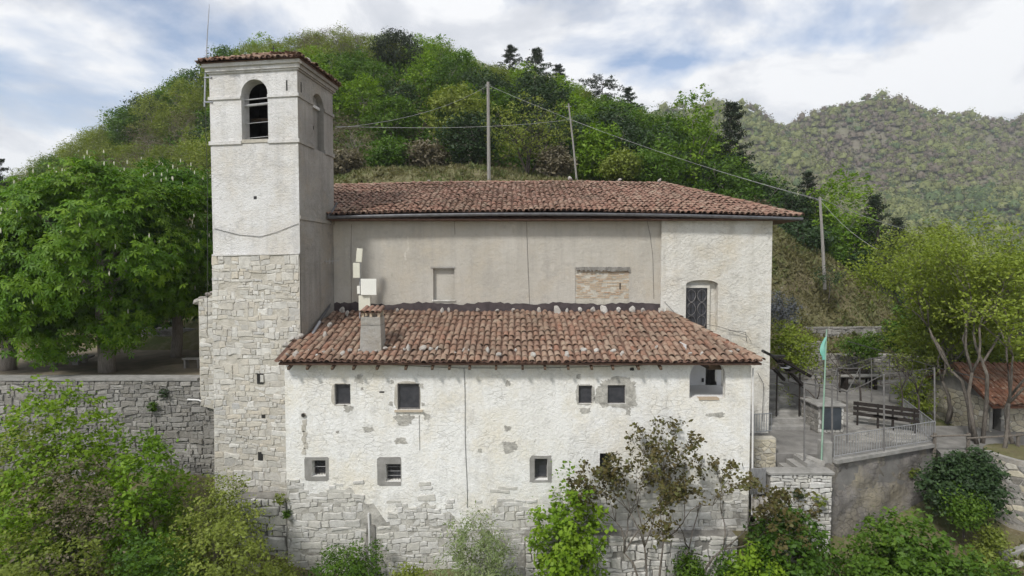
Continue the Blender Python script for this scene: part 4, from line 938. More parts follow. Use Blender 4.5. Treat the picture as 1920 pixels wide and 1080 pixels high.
# dark belfry room
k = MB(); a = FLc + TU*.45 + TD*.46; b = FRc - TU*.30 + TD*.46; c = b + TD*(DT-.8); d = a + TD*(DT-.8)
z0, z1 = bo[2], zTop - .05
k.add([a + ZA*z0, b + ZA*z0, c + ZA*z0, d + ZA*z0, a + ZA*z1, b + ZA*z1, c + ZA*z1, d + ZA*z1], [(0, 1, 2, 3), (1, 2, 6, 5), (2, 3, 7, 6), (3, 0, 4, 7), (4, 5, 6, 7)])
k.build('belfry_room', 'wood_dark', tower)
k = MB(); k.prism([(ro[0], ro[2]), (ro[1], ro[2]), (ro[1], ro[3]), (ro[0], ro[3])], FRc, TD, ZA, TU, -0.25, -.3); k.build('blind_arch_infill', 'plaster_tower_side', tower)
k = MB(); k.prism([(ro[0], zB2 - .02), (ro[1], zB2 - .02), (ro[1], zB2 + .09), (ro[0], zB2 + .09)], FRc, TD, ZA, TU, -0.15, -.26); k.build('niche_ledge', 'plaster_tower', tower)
k = MB(); e = .07; k.prism([(ro[0]+.35, zv(221)-e), (ro[0]+.5, zv(221)-e), (ro[0]+.5, zv(221)+e), (ro[0]+.35, zv(221)+e)], FRc, TD, ZA, TU, -0.24, -.26); k.build('putlog_hole', 'room_dark', tower)
# string courses and cornice
def band(z0, z1, p, name, front_gap=None, side_gap=None):
    k = MB()
    segs = [(-p, WT + p)] if not front_gap else [(-p, front_gap[0]), (front_gap[1], WT + p)]
    for s0, s1 in segs: k.prism([(s0, z0), (s1, z0), (s1, z1), (s0, z1)], FLc, TU, ZA, TN, p, -.02)
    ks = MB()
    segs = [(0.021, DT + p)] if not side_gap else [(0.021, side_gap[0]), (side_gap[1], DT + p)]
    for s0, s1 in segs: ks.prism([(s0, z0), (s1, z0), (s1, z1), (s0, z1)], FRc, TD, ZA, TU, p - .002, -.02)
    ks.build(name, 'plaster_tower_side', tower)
    k.prism([(-.0, z0), (DT, z0), (DT, z1), (-.0, z1)], FLc, TD, ZA, -TU, p - .002, -.02)
    o = k.build(name, 'plaster_tower', tower); bv = o.modifiers.new('bevel', 'BEVEL'); bv.width = .012; bv.segments = 2
    return o
band(zB1 - .07, zB1 + .07, .05, 'string_course', (bo[0] - .0, bo[1] + .0), (ro[0], ro[1]))
band(zB2 - .06, zB2 + .06, .045, 'string_course', (bo[0], bo[1]), (ro[0], ro[1]))
band(zTop - .26, zTop - .20, .05, 'cornice'); band(zTop - .2, zTop - .06, .10, 'cornice'); band(zTop - .06, zTop + .07, .17, 'cornice')
k = MB(); k.prism([(bo[0], bo[2]-.1), (bo[1], bo[2]-.1), (bo[1], bo[2]+.02), (bo[0], bo[2]+.02)], FLc, TU, ZA, TN, .03, -.4); k.build('belfry_sill', 'mortar_warm', tower)
# iron slits
for (base, dirv, nrm, a) in ((FLc, TU, TN, WT - .42), (FRc, TD, TU, .22)):
    k = MB(); k.prism([(a, zB2+.16), (a+.045, zB2+.16), (a+.045, zB2+.52), (a, zB2+.52)], base, dirv, ZA, nrm, .012, -.01); k.build('tie_slot', 'room_dark', tower)
k = MB(); k.prism([(-.06, -.05), (.06, -.05), (.06, .06), (-.06, .06)], P(479, 371, 18.95), TU, ZA, TN, .02, -.05); k.build('putlog_hole', 'metal_dark', tower)
# rods across the belfry
for v, r_ in ((183, .022), (194, .045), (228, .012), (256, .012)):
    k = MB(); k.tube([FLc + TU*(bo[0]-.0) + TD*.2 + ZA*zv(v), FLc + TU*bo[1] + TD*.2 + ZA*zv(v - 3)], r_, 6); k.build('tie_rod', 'wire_light', tower)
# bell in the belfry
bc = FLc + TU*((bo[0]+bo[1])/2 + .06) + TD*1.15
bell = thing('church_bell', 'dark bronze church bell hanging in the tower belfry', 'bell', bc + ZA*zv(245))
k = MB(); prof = [(0.0, .62), (.12, .60), (.18, .5), (.21, .3), (.27, .12), (.36, 0)]; n = 18; v = []; f = []
for r_, z in prof:
    for i in range(n): v.append(bc + Vector((r_*math.cos(2*math.pi*i/n), r_*math.sin(2*math.pi*i/n), zv(245) + z)))
for j in range(len(prof)-1):
    for i in range(n): f.append((j*n+i, j*n+(i+1) % n, (j+1)*n+(i+1) % n, (j+1)*n+i))
k.add(v, f); k.build('bell_body', 'bronze', bell, smooth=True)
k = MB(); k.tube([bc - TU*.95 + ZA*(zv(245)+.72), bc + TU*.8 + ZA*(zv(245)+.72)], .06, 8); k.build('headstock', 'wood_beam', bell)
k = MB(); k.tube([bc + ZA*(zv(245)+.55), bc + ZA*(zv(245)-.05)], .03, 6); k.build('clapper', 'metal_dark', bell)
k = MB(); k.bar(bc + TU*.25 - TD*.3 + ZA*(zv(245)+.1), bc + TU*.12 - TD*.3 + ZA*(zv(245)+.8), .04, .03); k.build('lever', 'metal_zinc', bell)
# tower roof: low pyramid of tiles
rc = FLc + TU*WT/2 + TD*DT/2; zR = zTop + .07; ov = .22
apex = rc + ZA*(zR + .72)
c4 = [FLc - TU*ov - TD*ov, FRc + TU*ov - TD*ov, BRc + TU*ov + TD*ov, FLc - TU*ov + TD*(DT+ov)]
k = MB(); vv = [p + ZA*(zR + .02) for p in c4] + [p + ZA*zR for p in c4] + [apex]
k.add(vv, [(0, 1, 8), (1, 2, 8), (2, 3, 8), (3, 0, 8), (7, 6, 5, 4), (0, 4, 5, 1), (1, 5, 6, 2), (2, 6, 7, 3), (3, 7, 4, 0)])
roof_t = k.build('roof', 'tile_pan', tower)
def tri_roof(seed, A, B):
    A = A + ZA*(zR + .02); B = B + ZA*(zR + .02); acr = (B - A); wv = acr.length; mid = (A+B)/2; up = apex - mid; ln = up.length
    tile_roof(seed, roof_t, 'tile_annex', A - up.normalized()*.07, acr, up, wv, ln, .2, .36, lambda a, s: min(a, wv - a) > (s-.25)*(wv/2/ln) - .02 and s < ln + .1, cap=80, lift=.03, wob=1.8)
tri_roof(51, c4[0], c4[1]); tri_roof(52, c4[1], c4[2]); tri_roof(53, c4[3], c4[0])
ridge_line(roof_t, 'tile_annex', c4[1] + ZA*(zR+.03), apex + ZA*.03, seed=9, s=1.15); ridge_line(roof_t, 'tile_annex', c4[0] + ZA*(zR+.03), apex + ZA*.03, seed=10, s=1.15); ridge_line(roof_t, 'tile_annex', c4[2] + ZA*(zR+.03), apex + ZA*.03, seed=12, s=1.15)
for i, (t, s) in enumerate(((.28, .15), (.36, .11), (.5, .09))):
    p = c4[1].lerp(c4[2], t) - TU*.2 + ZA*(zR + .22); rock('stone', i, p, (s*1.3, s, s*.8), i*2., 'whitish stone on the bell tower roof edge', 'stones on the tower roof')
k = MB(); k.tube([apex, apex + ZA*.42], .018, 6); k.tube([apex + ZA*.3 - TU*.09, apex + ZA*.3 + TU*.09], .014, 6); k.build('roof_cross', 'metal_dark', tower)
# rubble shaft below the plaster: slightly battered mortar core with stones on it
zF = -11.2; core = MB()
a = FLc + TN*.035 - TU*.02; b = FRc + TN*.035 + TU*.0
core.add([a + ZA*zPl, b + ZA*zPl, b + TN*.12 + ZA*zF, a + TN*.12 - TU*.05 + ZA*zF, FLc - TU*.02 + TD*DT + ZA*zPl, FLc - TU*.07 + TD*DT + ZA*zF], [(0, 3, 2, 1), (0, 4, 5, 3)])
core.build('rubble_core', 'mortar_pale', tower)
SV = (TN*.12 + ZA*(zF - zPl)).normalized()*-1
holes = [(P(491, 709, 18.9), .12, .19), (P(497, 776, 18.9), .07, .12), (P(492, 856, 18.9), .10, .20)]
def keep_t(x, z):
    for h, hw_, hh_ in holes:
        if abs(af(960 + h.x*F/h.y) - x) < hw_ + .06 and abs((zPl - h.z) - (LT - z)) < hh_ + .03: return False
    return True
LT = (zPl - zF)
stonework(61, tower, 'stone_tower', FLc + TN*.155 + ZA*zF - TU*.05, TU, SV, TN, .01, WT + .03, 0.02, LT + .0, .20, .36, gap=.014, d0=.004, d1=.034, keep=keep_t, cap=300, jit=.24, lost=.10, coursed=True)
for h, hw_, hh_ in holes:
    aa = af(960 + h.x*F/h.y); k = MB(); k.prism([(aa-hw_, h.z-hh_), (aa+hw_, h.z-hh_), (aa+hw_, h.z+hh_), (aa-hw_, h.z+hh_)], FLc, TU, ZA, TN, .115, .02); k.build('wall_niche', 'room_dark', tower)
k = MB(); aa = af(491); k.prism([(aa-.05, holes[0][0].z-.12), (aa+.07, holes[0][0].z-.12), (aa+.07, holes[0][0].z+.14), (aa-.05, holes[0][0].z+.14)], FLc, TU, ZA, TN, .14, .02); k.build('niche_block', 'stone_white', tower)
k = MB(); k.prism([(.0, -.04), (WT, .02), (WT, .05), (0, .03)], FLc + ZA*zPl, TU, ZA, TN, .075, -.01); k.build('plaster_edge', 'plaster_tower', tower)
k = MB(); aa = [(405, 428), (450, 440), (490, 444), (520, 436), (562, 420)]; k.tube([FLc + TU*af(u) + TN*.02 + ZA*zv(v) for u, v in aa], .008, 5); k.build('cable', 'cable', tower)
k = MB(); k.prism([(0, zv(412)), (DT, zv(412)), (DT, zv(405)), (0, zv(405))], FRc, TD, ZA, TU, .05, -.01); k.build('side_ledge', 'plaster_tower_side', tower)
# stone buttress at the tower's far left edge
bt = thing('stone_buttress', 'ruined stone buttress stump leaning on the left edge of the bell tower', 'buttress', (X_(390, 19.6), 19.6, -9))
YBt = 19.82; bx0, bx1 = X_(368, YBt), FLc.x + .15
k = MB(); pl = [(bx0 + .12, Z_(762, YBt)), (bx1, Z_(775, YBt)), (bx1, Z_(545, YBt)), (X_(395, YBt), Z_(553, YBt)), (X_(378, YBt), Z_(566, YBt)), (bx0+.05, Z_(572, YBt)), (bx0 + .03, Z_(740, YBt))]
k.prism(pl, (0, YBt, 0), XA, ZA, FR, 0, -1.3); k.build('core', 'mortar_warm', bt)
stonework(62, bt, 'stone_tower', (0, YBt, 0), XA, ZA, FR, bx0 + .05, bx1, Z_(760, YBt), Z_(560, YBt), .20, .34, cap=120, jit=.3, gap=.016, d0=.004, d1=.035, coursed=True)
for i, (u, v, s) in enumerate(((370, 566, .17), (380, 560, .13), (392, 552, .12), (400, 548, .1))):
    rock('cap_stone', i, P(u, v, YBt + .1), (s*1.3, s, s*.8), i*1.7, None, None, parent=None) if False else None
    o = bpy.data.objects.new('cap_stone', rock_mesh(i)); COL.objects.link(o); adopt(o, bt); o.location = P(u, v, YBt + .15); o.scale = (s*1.3, s*1.4, s*.8); o.rotation_euler = (0, 0, i*1.7)
# whip antenna clamped to the tower's left edge
wa = thing('whip_antenna', 'tall thin whip antenna clamped to the left edge of the bell tower', 'antenna', P(384, 190, 19.3))
k = MB(); k.tube([P(383.5, 200, 19.3), P(386, 120, 19.3)], .03, 7); k.build('lower_tube', 'metal_zinc', wa)
k = MB(); k.tube([P(386, 122, 19.3), P(389, 60, 19.3), P(392.5, 8, 19.3)], [.022, .018, .01], 6); k.build('whip', 'metal_zinc', wa)
for v in (145.5, 191.5):
    k = MB(); k.bar(P(383, v, 19.3), FLc + TU*.12 + TN*.03 + ZA*P(403, v + 1, 19.2).z, .05, .04); k.build('clamp_arm', 'metal_zinc', wa)
k = MB(); k.tube([P(385, 200, 19.3), P(389, 350, 19.3), P(389, 620, 19.2)], .008, 5); k.build('cable', 'cable', wa)
# ------------------------------------------------------------------ left plaza and its retaining wall
YL = 20.0
rw = thing('retaining_wall', 'long grey rubble retaining wall holding up the plaza left of the tower', 'wall', (-15, YL, -9.5))
wx0, wx1 = X_(-330, YL), X_(408, YL); zcap = Z_(709, YL)
k = MB(); k.box((wx0, YL, -11), (wx1, YL + .6, zcap - .09)); k.build('core', 'mortar_grey', rw)
k = MB(); k.box((wx0, YL - .06, zcap - .09), (X_(366, YL), YL + .62, zcap)); k.build('coping', 'concrete', rw)
stonework(71, rw, 'stone_grey', (0, YL, 0), XA, ZA, FR, X_(-30, YL), wx1, -8.9, zcap - .1, .20, .36, cap=300, jit=.34, d0=.01, d1=.07, gap=.018, coursed=True)
stonework(70, rw, 'stone_grey', (0, YL, 0), XA, ZA, FR, wx0, X_(-30, YL), -8.9, zcap - .1, .20, .36, cap=0, d0=.01, d1=.07, gap=.018, coursed=True)
k = MB(); k.tube([P(352, 749, YL - .05), P(372, 750, YL-.08), P(390, 757, YL - .08), P(412, 764, YL - .1)], .035, 7); k.build('water_pipe', 'white_pipe', rw)
k = MB(); k.box((-60, YL + .3, ZP - .5), (-9.6, 32.5, ZP)); tag(k.build('plaza', 'earth_plaza'), 'bare earth plaza under the chestnut trees', kind='structure')
pw = thing('plaza_back_wall', 'low dark stone wall at the back of the shaded plaza', 'wall', (-22, 30, ZP))
k = MB(); zbt = Z_(616, 30); k.box((X_(190, 30), 30, ZP - .3), (X_(420, 30), 30.6, zbt - .14)); k.build('core', 'mortar_grey', pw)
k = MB(); k.box((X_(188, 30), 29.9, zbt - .14), (X_(420, 30), 30.7, zbt)); k.build('coping', 'concrete', pw)
stonework(72, pw, 'stone_grey', (0, 30, 0), XA, ZA, FR, X_(220, 30), X_(400, 30), ZP + .02, zbt - .15, .24, .42, cap=150, jit=.3)
st = thing('stone_table', 'pale stone slab table on the plaza beside the chestnut trunk', 'table', P(150, 690, 24.5))
k = MB(); c = P(150, 671, 24.5); k.obox(c, (.96, .28, 0), (-.28, .96, 0), (0, 0, 1), .38, .55, .05); o = k.build('table_top', 'concrete', st); o.modifiers.new('bevel', 'BEVEL').width = .015
for s in (-1, 1):
    k = MB(); q = c + Vector((-.28, .96, 0))*s*.32; k.box((q.x-.14, q.y-.09, ZP - .02), (q.x+.14, q.y+.09, c.z - .05)); k.build('leg', 'concrete', st)
sb = thing('plank_bench', 'small plank bench against the stone buttress by the plaza', 'bench', P(360, 690, 23.5))
c = P(362, 672, 23.5); k = MB(); k.box((c.x-.4, c.y-.18, c.z-.03), (c.x+.4, c.y+.18, c.z+.03)); k.build('seat', 'wood_pole', sb)
for s in (-1, 1):
    k = MB(); k.box((c.x+s*.3-.04, c.y-.15, ZP-.02), (c.x+s*.3+.04, c.y+.15, c.z-.03)); k.build('leg', 'wood_pole', sb)

# ------------------------------------------------------------------ right terrace
TA = P(1562, 868, 18.0); TB = P(1752, 836, 19.75); TA.z = TB.z = ZT
TC = Vector((X_(1702, 23.2), 23.2, ZT)); TDp = Vector((X_(1760, 31.3), 31.3, ZT))
poly = [(8.7, 18.7), (TA.x - 0.2, 18.65), (TA.x, TA.y + .02), (TB.x, TB.y), (TC.x, TC.y), (TDp.x, TDp.y), (11.5, 31.3), (8.0, 31.3), (8.0, 18.7)]
k = MB(); k.prism(poly, (0, 0, 0), XA, YA_, ZA, ZT - .03, ZT - 1.6); tag(k.build('terrace_floor', 'paving'), 'grey paved terrace beside the church', kind='structure')
# crazy paving in front of the benches
pvr = random.Random(6); tf = bpy.data.objects['terrace_floor']
cells = stone_cells(pvr, 0, 3.6, 0, 4.2, .62, .8, .4)
for p in cells:
    v, f = stone_mesh(pvr, p, Vector((12.9, 19.9, ZT - .03)), XA, YA_, ZA, .05, .008, .016)
    mk('paving_stone', v, f, 'stone_grey' if pvr.random() < .5 else 'concrete', tf)
tw = thing('terrace_wall', 'rough grey rendered retaining wall under the terrace railing', 'wall', (13.5, 18.8, -10))
d = (TB - TA); dn = d.normalized(); nn_ = Vector((dn.y, -dn.x, 0)); ln = d.length
k = MB(); nseg, nrow = 34, 26; v = []; f = []; wr = random.Random(14)
for j in range(nrow+1):
    for i in range(nseg+1):
        z = ZT - .10 - 4.3*j/nrow; off = wr.gauss(0, .018) + .05*math.sin(i*.5 + j*.3)*math.sin(j*.45) + (.05 if j > 7 else 0)
        v.append(TA - dn*.5 + dn*((ln + .5)*i/nseg) + nn_*off + Vector((0, 0, z - ZT)))
for j in range(nrow):
    for i in range(nseg): a = j*(nseg+1)+i; f.append((a, a+nseg+1, a+nseg+2, a+1))
mk('render', v, f, 'render_rough', tw, smooth=True)
k = MB(); k.prism([(TA.x, TA.y+.1), (TB.x, TB.y+.1), (TC.x, TC.y), (TDp.x, TDp.y), (12, 26), (TA.x-.3, 19)], (0, 0, 0), XA, YA_, ZA, ZT - .06, -11); k.build('core', 'mortar_grey', tw)
k = MB(); k.obox((TA+TB)/2 + nn_*.0 + Vector((0, 0, -.04)), dn, nn_, ZA, ln/2, .14, .065); k.build('kerb', 'concrete', tw)
# railing with upright bars
def railing(name, label, A, B, hgt, n, mat='metal_rail', r=.011, low=.10, rise=0.0):
    A, B = Vector(A), Vector(B); t = thing(name, label, 'railing', (A+B)/2, group=None)
    for zz_ in (low, hgt):
        k = MB(); k.tube([A + ZA*zz_, B + ZA*zz_], r*1.7, 6); k.build('rail', mat, t)
    for i in range(n+1):
        p = A.lerp(B, i/n); k = MB(); k.tube([p + ZA*(low if i % 8 else 0), p + ZA*hgt], r if i % 8 else r*1.7, 5); k.build('upright_bar', mat, t)
    return t
railing('terrace_railing', 'grey upright-bar metal railing along the front of the terrace', TA + dn*.05 + ZA*.02, TB + ZA*.02, .82, 40)
railing('side_railing', 'grey metal railing running back beside the terrace benches', TB + Vector((0, .1, 0)), TC, .82, 22)
k = MB(); c = P(1546, 862, 18.15); k.box((c.x-.18, c.y-.16, ZT - .6), (c.x+.18, c.y+.16, Z_(826, 18.15))); o = k.build('concrete_post', 'concrete'); o.modifiers.new('bevel', 'BEVEL').width = .02
tag(o, 'square concrete post at the left end of the terrace railing', 'post')
# flagpole with limp green flag
fp = thing('flagpole', 'thin pale green flagpole with a limp green flag on the terrace', 'flagpole', P(1541, 866, 17.9))
k = MB(); k.tube([P(1540, 866, 17.9), P(1545, 740, 17.9), P(1550, 618, 17.9)], [.03, .026, .02], 8); k.build('pole', 'green_pole', fp)
v = []; f = []; base = P(1549, 632, 17.9)
for j in range(9):
    for i in range(6):
        s = i/5; t_ = j/8; wdt = .17*(math.sin(min(1, t_*1.35)*math.pi*.75) + .08)
        v.append(base + Vector((-s*wdt + .01, .07*math.sin(s*7 + t_*3)*s, -t_*.78 - s*.10*math.sin(t_*3))))
for j in range(8):
    for i in range(5): a = j*6+i; f.append((a, a+1, a+7, a+6))
mk('flag', v, f, 'flag_green', fp, smooth=True)
# steps, gate and small front wall beside the annex
gw = thing('gate_wall', 'short rubble wall with concrete coping beside the metal gate', 'wall', (9.7, 17.3, -10))
gx0, gx1 = X_(1450, 17.3), X_(1570, 17.3); zg = Z_(884, 17.3)
k = MB(); k.box((gx0, 17.3, -11), (gx1, 17.62, zg - .10)); k.build('core', 'mortar_grey', gw)
k = MB(); k.box((gx0 - .06, 17.22, zg - .10), (gx1 + .05, 17.68, zg)); o = k.build('coping', 'concrete', gw); o.modifiers.new('bevel', 'BEVEL').width = .015
stonework(81, gw, 'stone_white', (0, 17.3, 0), XA, ZA, FR, gx0 + .02, gx1, -10.2, zg - .11, .17, .34, cap=200, jit=.35, d0=.02, d1=.07, coursed=True)
gt = thing('sheet_metal_gate', 'grey sheet metal gate between the annex corner and the stone wall', 'gate', P(1430, 925, 17.45))
k = MB(); k.box((ax1 + .03, 17.44, Z_(926, 17.45)), (gx0 - .03, 17.47, Z_(878, 17.45))); lf = k.build('leaf', 'metal_rail', gt)
for i in range(6):
    x = ax1 + .06 + (gx0 - ax1 - .12)*i/5; k = MB(); k.box((x-.012, 17.41, Z_(926, 17.45)), (x+.012, 17.439, Z_(878, 17.45))); k.build('rib', 'metal_rail', lf)
ss = thing('stone_steps', 'rough stone steps below the sheet metal gate', 'steps', P(1430, 1000, 17.2))
for i in range(5):
    k = MB(); z = Z_(936, 17.2) - i*.24; k.box((ax1 + .04, 17.42 - .30*(i+1), z - .5), (gx0 + (.05 if i < 2 else .45), 17.42 - .30*i + .02, z)); o = k.build('step', 'rock', ss); o.modifiers.new('bevel', 'BEVEL').width = .04
lw = thing('yellowish_wall', 'low ochre stone wall at the annex corner by the gate', 'wall', (8.6, 18.6, -8))
k = MB(); k.box((ax1 + .01, 18.55, -9), (X_(1462, 18.55), 18.85, Z_(822, 18.55))); k.build('core', 'mortar_warm', lw)
stonework(82, lw, 'stone_warm', (0, 18.55, 0), XA, ZA, FR, ax1 + .03, X_(1461, 18.55), -8.3, Z_(824, 18.55), .15, .26, cap=90, jit=.35)
railing('step_railing', 'small light metal railing on the ochre wall beside the church corner', P(1414, 815, 18.9), P(1446, 812, 19.4), .75, 7, mat='metal_zinc')
ds = thing('concrete_steps', 'concrete steps climbing from the gate to the terrace', 'steps', P(1500, 865, 18.1))
for i in range(6):
    k = MB(); x = 8.75 + i*.27; z = ZT - .15*(5 - i) ; k.box((x, 17.66, z - .6), (x + .29, 18.54, z - .0)); k.build('step', 'concrete', ds)
k = MB(); k.prism([(0, 0), (.35, 0), (.05, .8), (-.25, .8)], (10.4, 17.75, ZT), XA, YA_, ZA, .05, -.5); k.build('string_wall', 'render_cement', ds)
us = thing('church_steps', 'worn steps climbing along the right side of the church', 'steps', P(1480, 800, 22))
for i in range(7):
    k = MB(); y = 21.4 + i*.55; z = ZT + .16*(i + 1); k.box((nx1 + .02, y, z - .5), (X_(1512, 22) + .1*i, y + .58, z)); o = k.build('step', 'concrete', us); o.modifiers.new('bevel', 'BEVEL').width = .03
k = MB(); k.box((nx1 + .02, 25.2, ZT), (14.2, 30.9, ZT + 1.13)); tag(k.build('upper_path', 'paving'), 'upper path behind the steps', kind='structure')
# outdoor grill block
gb = thing('stone_counter', 'stone cabinet with grey slab top and dark doors on the terrace', 'cabinet', P(1550, 808, 21.2))
c0 = P(1534, 806, 21.0); gx, gy_ = c0.x, c0.y; gwid = 1.02; gdep = 1.25; zt_ = Z_(762, 21.0)
k = MB(); k.box((gx, gy_, ZT - .04), (gx + gwid, gy_ + gdep, zt_)); k.build('body', 'mortar_grey', gb)
stonework(83, gb, 'stone_white', (gx, gy_, ZT), XA, ZA, FR, 0, gwid, 0, zt_ - ZT, .16, .2, cap=60, keep=lambda a, b: not (.1 < a < gwid - .1 and .12 < b < 1.2), d0=.005, d1=.03)
stonework(84, gb, 'stone_grey', (gx, gy_, ZT), YA_, ZA, -XA, 0, gdep, 0, zt_ - ZT, .17, .28, cap=60, d0=.005, d1=.03)
k = MB(); k.box((gx - .12, gy_ - .1, zt_), (gx + gwid + .1, gy_ + gdep + .05, zt_ + .08)); o = k.build('slab_top', 'concrete', gb); o.modifiers.new('bevel', 'BEVEL').width = .015
for s in (0, 1):
    k = MB(); k.box((gx + .12 + s*.395, gy_ - .05, ZT + .14), (gx + .505 + s*.395, gy_ - .02, zt_ - .06)); k.build('door', 'slate', gb)
# benches
def bench(label, c, ang, L_=1.55, hb=.85):
    t = thing('park_bench', label, 'bench', c, 'dark slatted benches on the terrace'); ux = Vector((math.cos(ang), math.sin(ang), 0)); uy = Vector((-math.sin(ang), math.cos(ang), 0)); c = Vector(c)
    for i in range(3):
        k = MB(); k.obox(c + uy*(-.18 + i*.15) + ZA*.45, ux, uy, ZA, L_/2, .06, .022); k.build('seat_slat', 'wood_dark', t)
    for i in range(2):
        k = MB(); k.obox(c + uy*(.26 + i*.05) + ZA*(.62 + i*.2), ux, uy, ZA, L_/2, .02, .075); k.build('back_slat', 'wood_dark', t)
    for s in (-1, 1):
        for (a, z1_) in ((-.2, .45), (.24, .92)):
            k = MB(); q = c + ux*s*(L_/2 - .16) + uy*a; k.obox(q + ZA*z1_/2, ux, uy, ZA, .035, .04, z1_/2); k.build('leg', 'wood_dark', t)
bb1 = P(1640, 797, 21.9); bb1.z = ZT - .02; bb2 = P(1676, 803, 21.4); bb2.z = ZT - .02
bench('dark slatted bench on the terrace, next to the stone counter', bb1, R(-34)); bench('dark slatted bench on the terrace, next to the side railing', bb2 + Vector((.15, .1, 0)), R(-34))
b3 = P(1607, 716, 29.6); b3.z = ZT - .02; bench('dark bench at the back of the terrace before the stone wall', b3, R(4), 1.8)
k = MB(); c = P(1610, 724, 28.8); t = thing('bench_table', 'pale topped dark table before the rear terrace bench', 'table', (c.x, c.y, ZT)); k.box((c.x-1.2, c.y-.3, ZT+.68), (c.x+1.2, c.y+.3, ZT+.74)); k.build('table_top', 'concrete', t)
for s in (-1, 1):
    k = MB(); k.box((c.x+s*.8-.06, c.y-.25, ZT-.03), (c.x+s*.8+.06, c.y+.25, ZT+.68)); k.build('leg', 'wood_dark', t)
# low planter walls on the terrace
lp = thing('planter_wall', 'low stone planter wall between the counter and the benches', 'wall', P(1605, 772, 24.2))
c = P(1590, 775, 24.0); k = MB(); k.box((c.x, 24, ZT - .04), (c.x + 1.0, 24.5, ZT + .42)); k.build('core', 'mortar_grey', lp)
stonework(85, lp, 'stone_grey', (c.x, 24, ZT), XA, ZA, FR, 0, 1.0, 0, .42, .15, .25, cap=30)
# pergola of thin iron posts and rods
posts = [(1508, 718, 869), (1560, 722, 858), (1588, 735, 833), (1657, 702, 852), (1703, 696, 770), (1752, 690, 834), (1529, 700, 800), (1570, 690, 770), (1612, 690, 770), (1634, 672, 755), (1668, 668, 745)]
pg = thing('pergola', 'thin rusty iron pergola posts and rods over the terrace', 'pergola', P(1600, 850, 19))
tops = []
for (u, v0, v1) in posts:
    Y = -ZT*F/(v1 - 500.6); Y = min(max(Y, 17.9), 26); b_ = P(u, v1, Y); b_.z = ZT - .03 if Y > 18.6 else ZT - .45; tp = P(u, v0, Y); tops.append(tp)
    k = MB(); k.tube([b_, (b_ + tp)/2 + Vector((.01, 0, 0)), tp], .028, 6); k.build('post', 'metal_post', pg)
for (i, j) in ((0, 1), (1, 2), (3, 4), (4, 5), (0, 2), (0, 6), (6, 7), (7, 9), (2, 8), (8, 10), (7, 8), (9, 10), (10, 4), (1, 7), (2, 3)):
    k = MB(); k.tube([tops[i], tops[i].lerp(tops[j], .5) - ZA*.03, tops[j]], .018, 5); k.build('rod', 'metal_post', pg)
k = MB(); k.tube([P(1590, 640, 28), P(1660, 660, 26), P(1760, 690, 23), P(1850, 712, 21)], .025, 6); k.build('cable', 'cable', pg)
# timber canopy at the church corner
cn = thing('timber_canopy', 'dark broken timber canopy propped on the church corner above the steps', 'canopy', P(1480, 720, 21.5))
for (a, b) in (((1450, 668), (1505, 722)), ((1462, 672), (1520, 706)), ((1450, 690), (1470, 712))):
    k = MB(); k.bar(P(a[0], a[1], 21.2), P(b[0], b[1], 22.2), .12, .10); k.build('beam', 'wood_dark', cn)
for i in range(3):
    k = MB(); k.bar(P(1462 + i*9, 682 + i*8, 21.1), P(1478 + i*9, 676 + i*8, 23.2), .3, .03); k.build('board', 'shed_sheet' if i % 2 else 'wood_dark', cn)
for u in (1457, 1500):
    k = MB(); q = P(u, 700, 22.2); k.tube([(q.x, q.y, ZT), q + ZA*.0], .03, 6); k.build('prop', 'wood_dark', cn)
# stone terraces behind
def dry_wall(name, label, Y, u0, u1, v0, v1, mat, seed, ch=.24, sw=.40, cap=170):
    t = thing(name, label, 'wall', (X_((u0+u1)/2, Y), Y, Z_(v1, Y))); x0, x1, z0, z1 = X_(u0, Y), X_(u1, Y), Z_(v1, Y), Z_(v0, Y)
    k = MB(); k.box((x0, Y, z0 - .8), (x1, Y + .5, z1 - .04)); k.build('core', 'mortar_grey', t)
    stonework(seed, t, mat, (0, Y, 0), XA, ZA, FR, x0, x1, z0, z1, ch, sw, cap=cap, jit=.4, d0=.02, d1=.10, coursed=True)
dry_wall('terrace_back_wall', 'dry stone wall behind the rear terrace bench', 31.3, 1548, 1765, 664, 722, 'stone_grey', 91)
dry_wall('upper_dry_wall', 'upper dry stone wall below the grassy slope', 33.0, 1482, 1700, 612, 640, 'stone_grey', 92)
dry_wall('garden_wall', 'plastered and stone garden wall behind the citrus bush', 31.0, 1470, 1548, 640, 735, 'stone_grey', 93)
dry_wall('footing_ledge', 'low ledge of rough footing stones before the annex, under the fig bushes', 16.95, 985, 1392, 1006, 1085, 'stone_white', 94, ch=.24, sw=.46, cap=120)
k = MB(); k.box((X_(985, 16.95) + .03, 16.98, -11.2), (ax1 - .05, 17.49, Z_(1010, 16.95))); k.build('ledge_top', 'ground', bpy.data.objects['footing_ledge'])
dry_wall('rock_footing', 'broken outcrop of rough stones under the bell tower', 17.75, 425, 531, 932, 1060, 'stone_white', 99, ch=.30, sw=.5, cap=90)
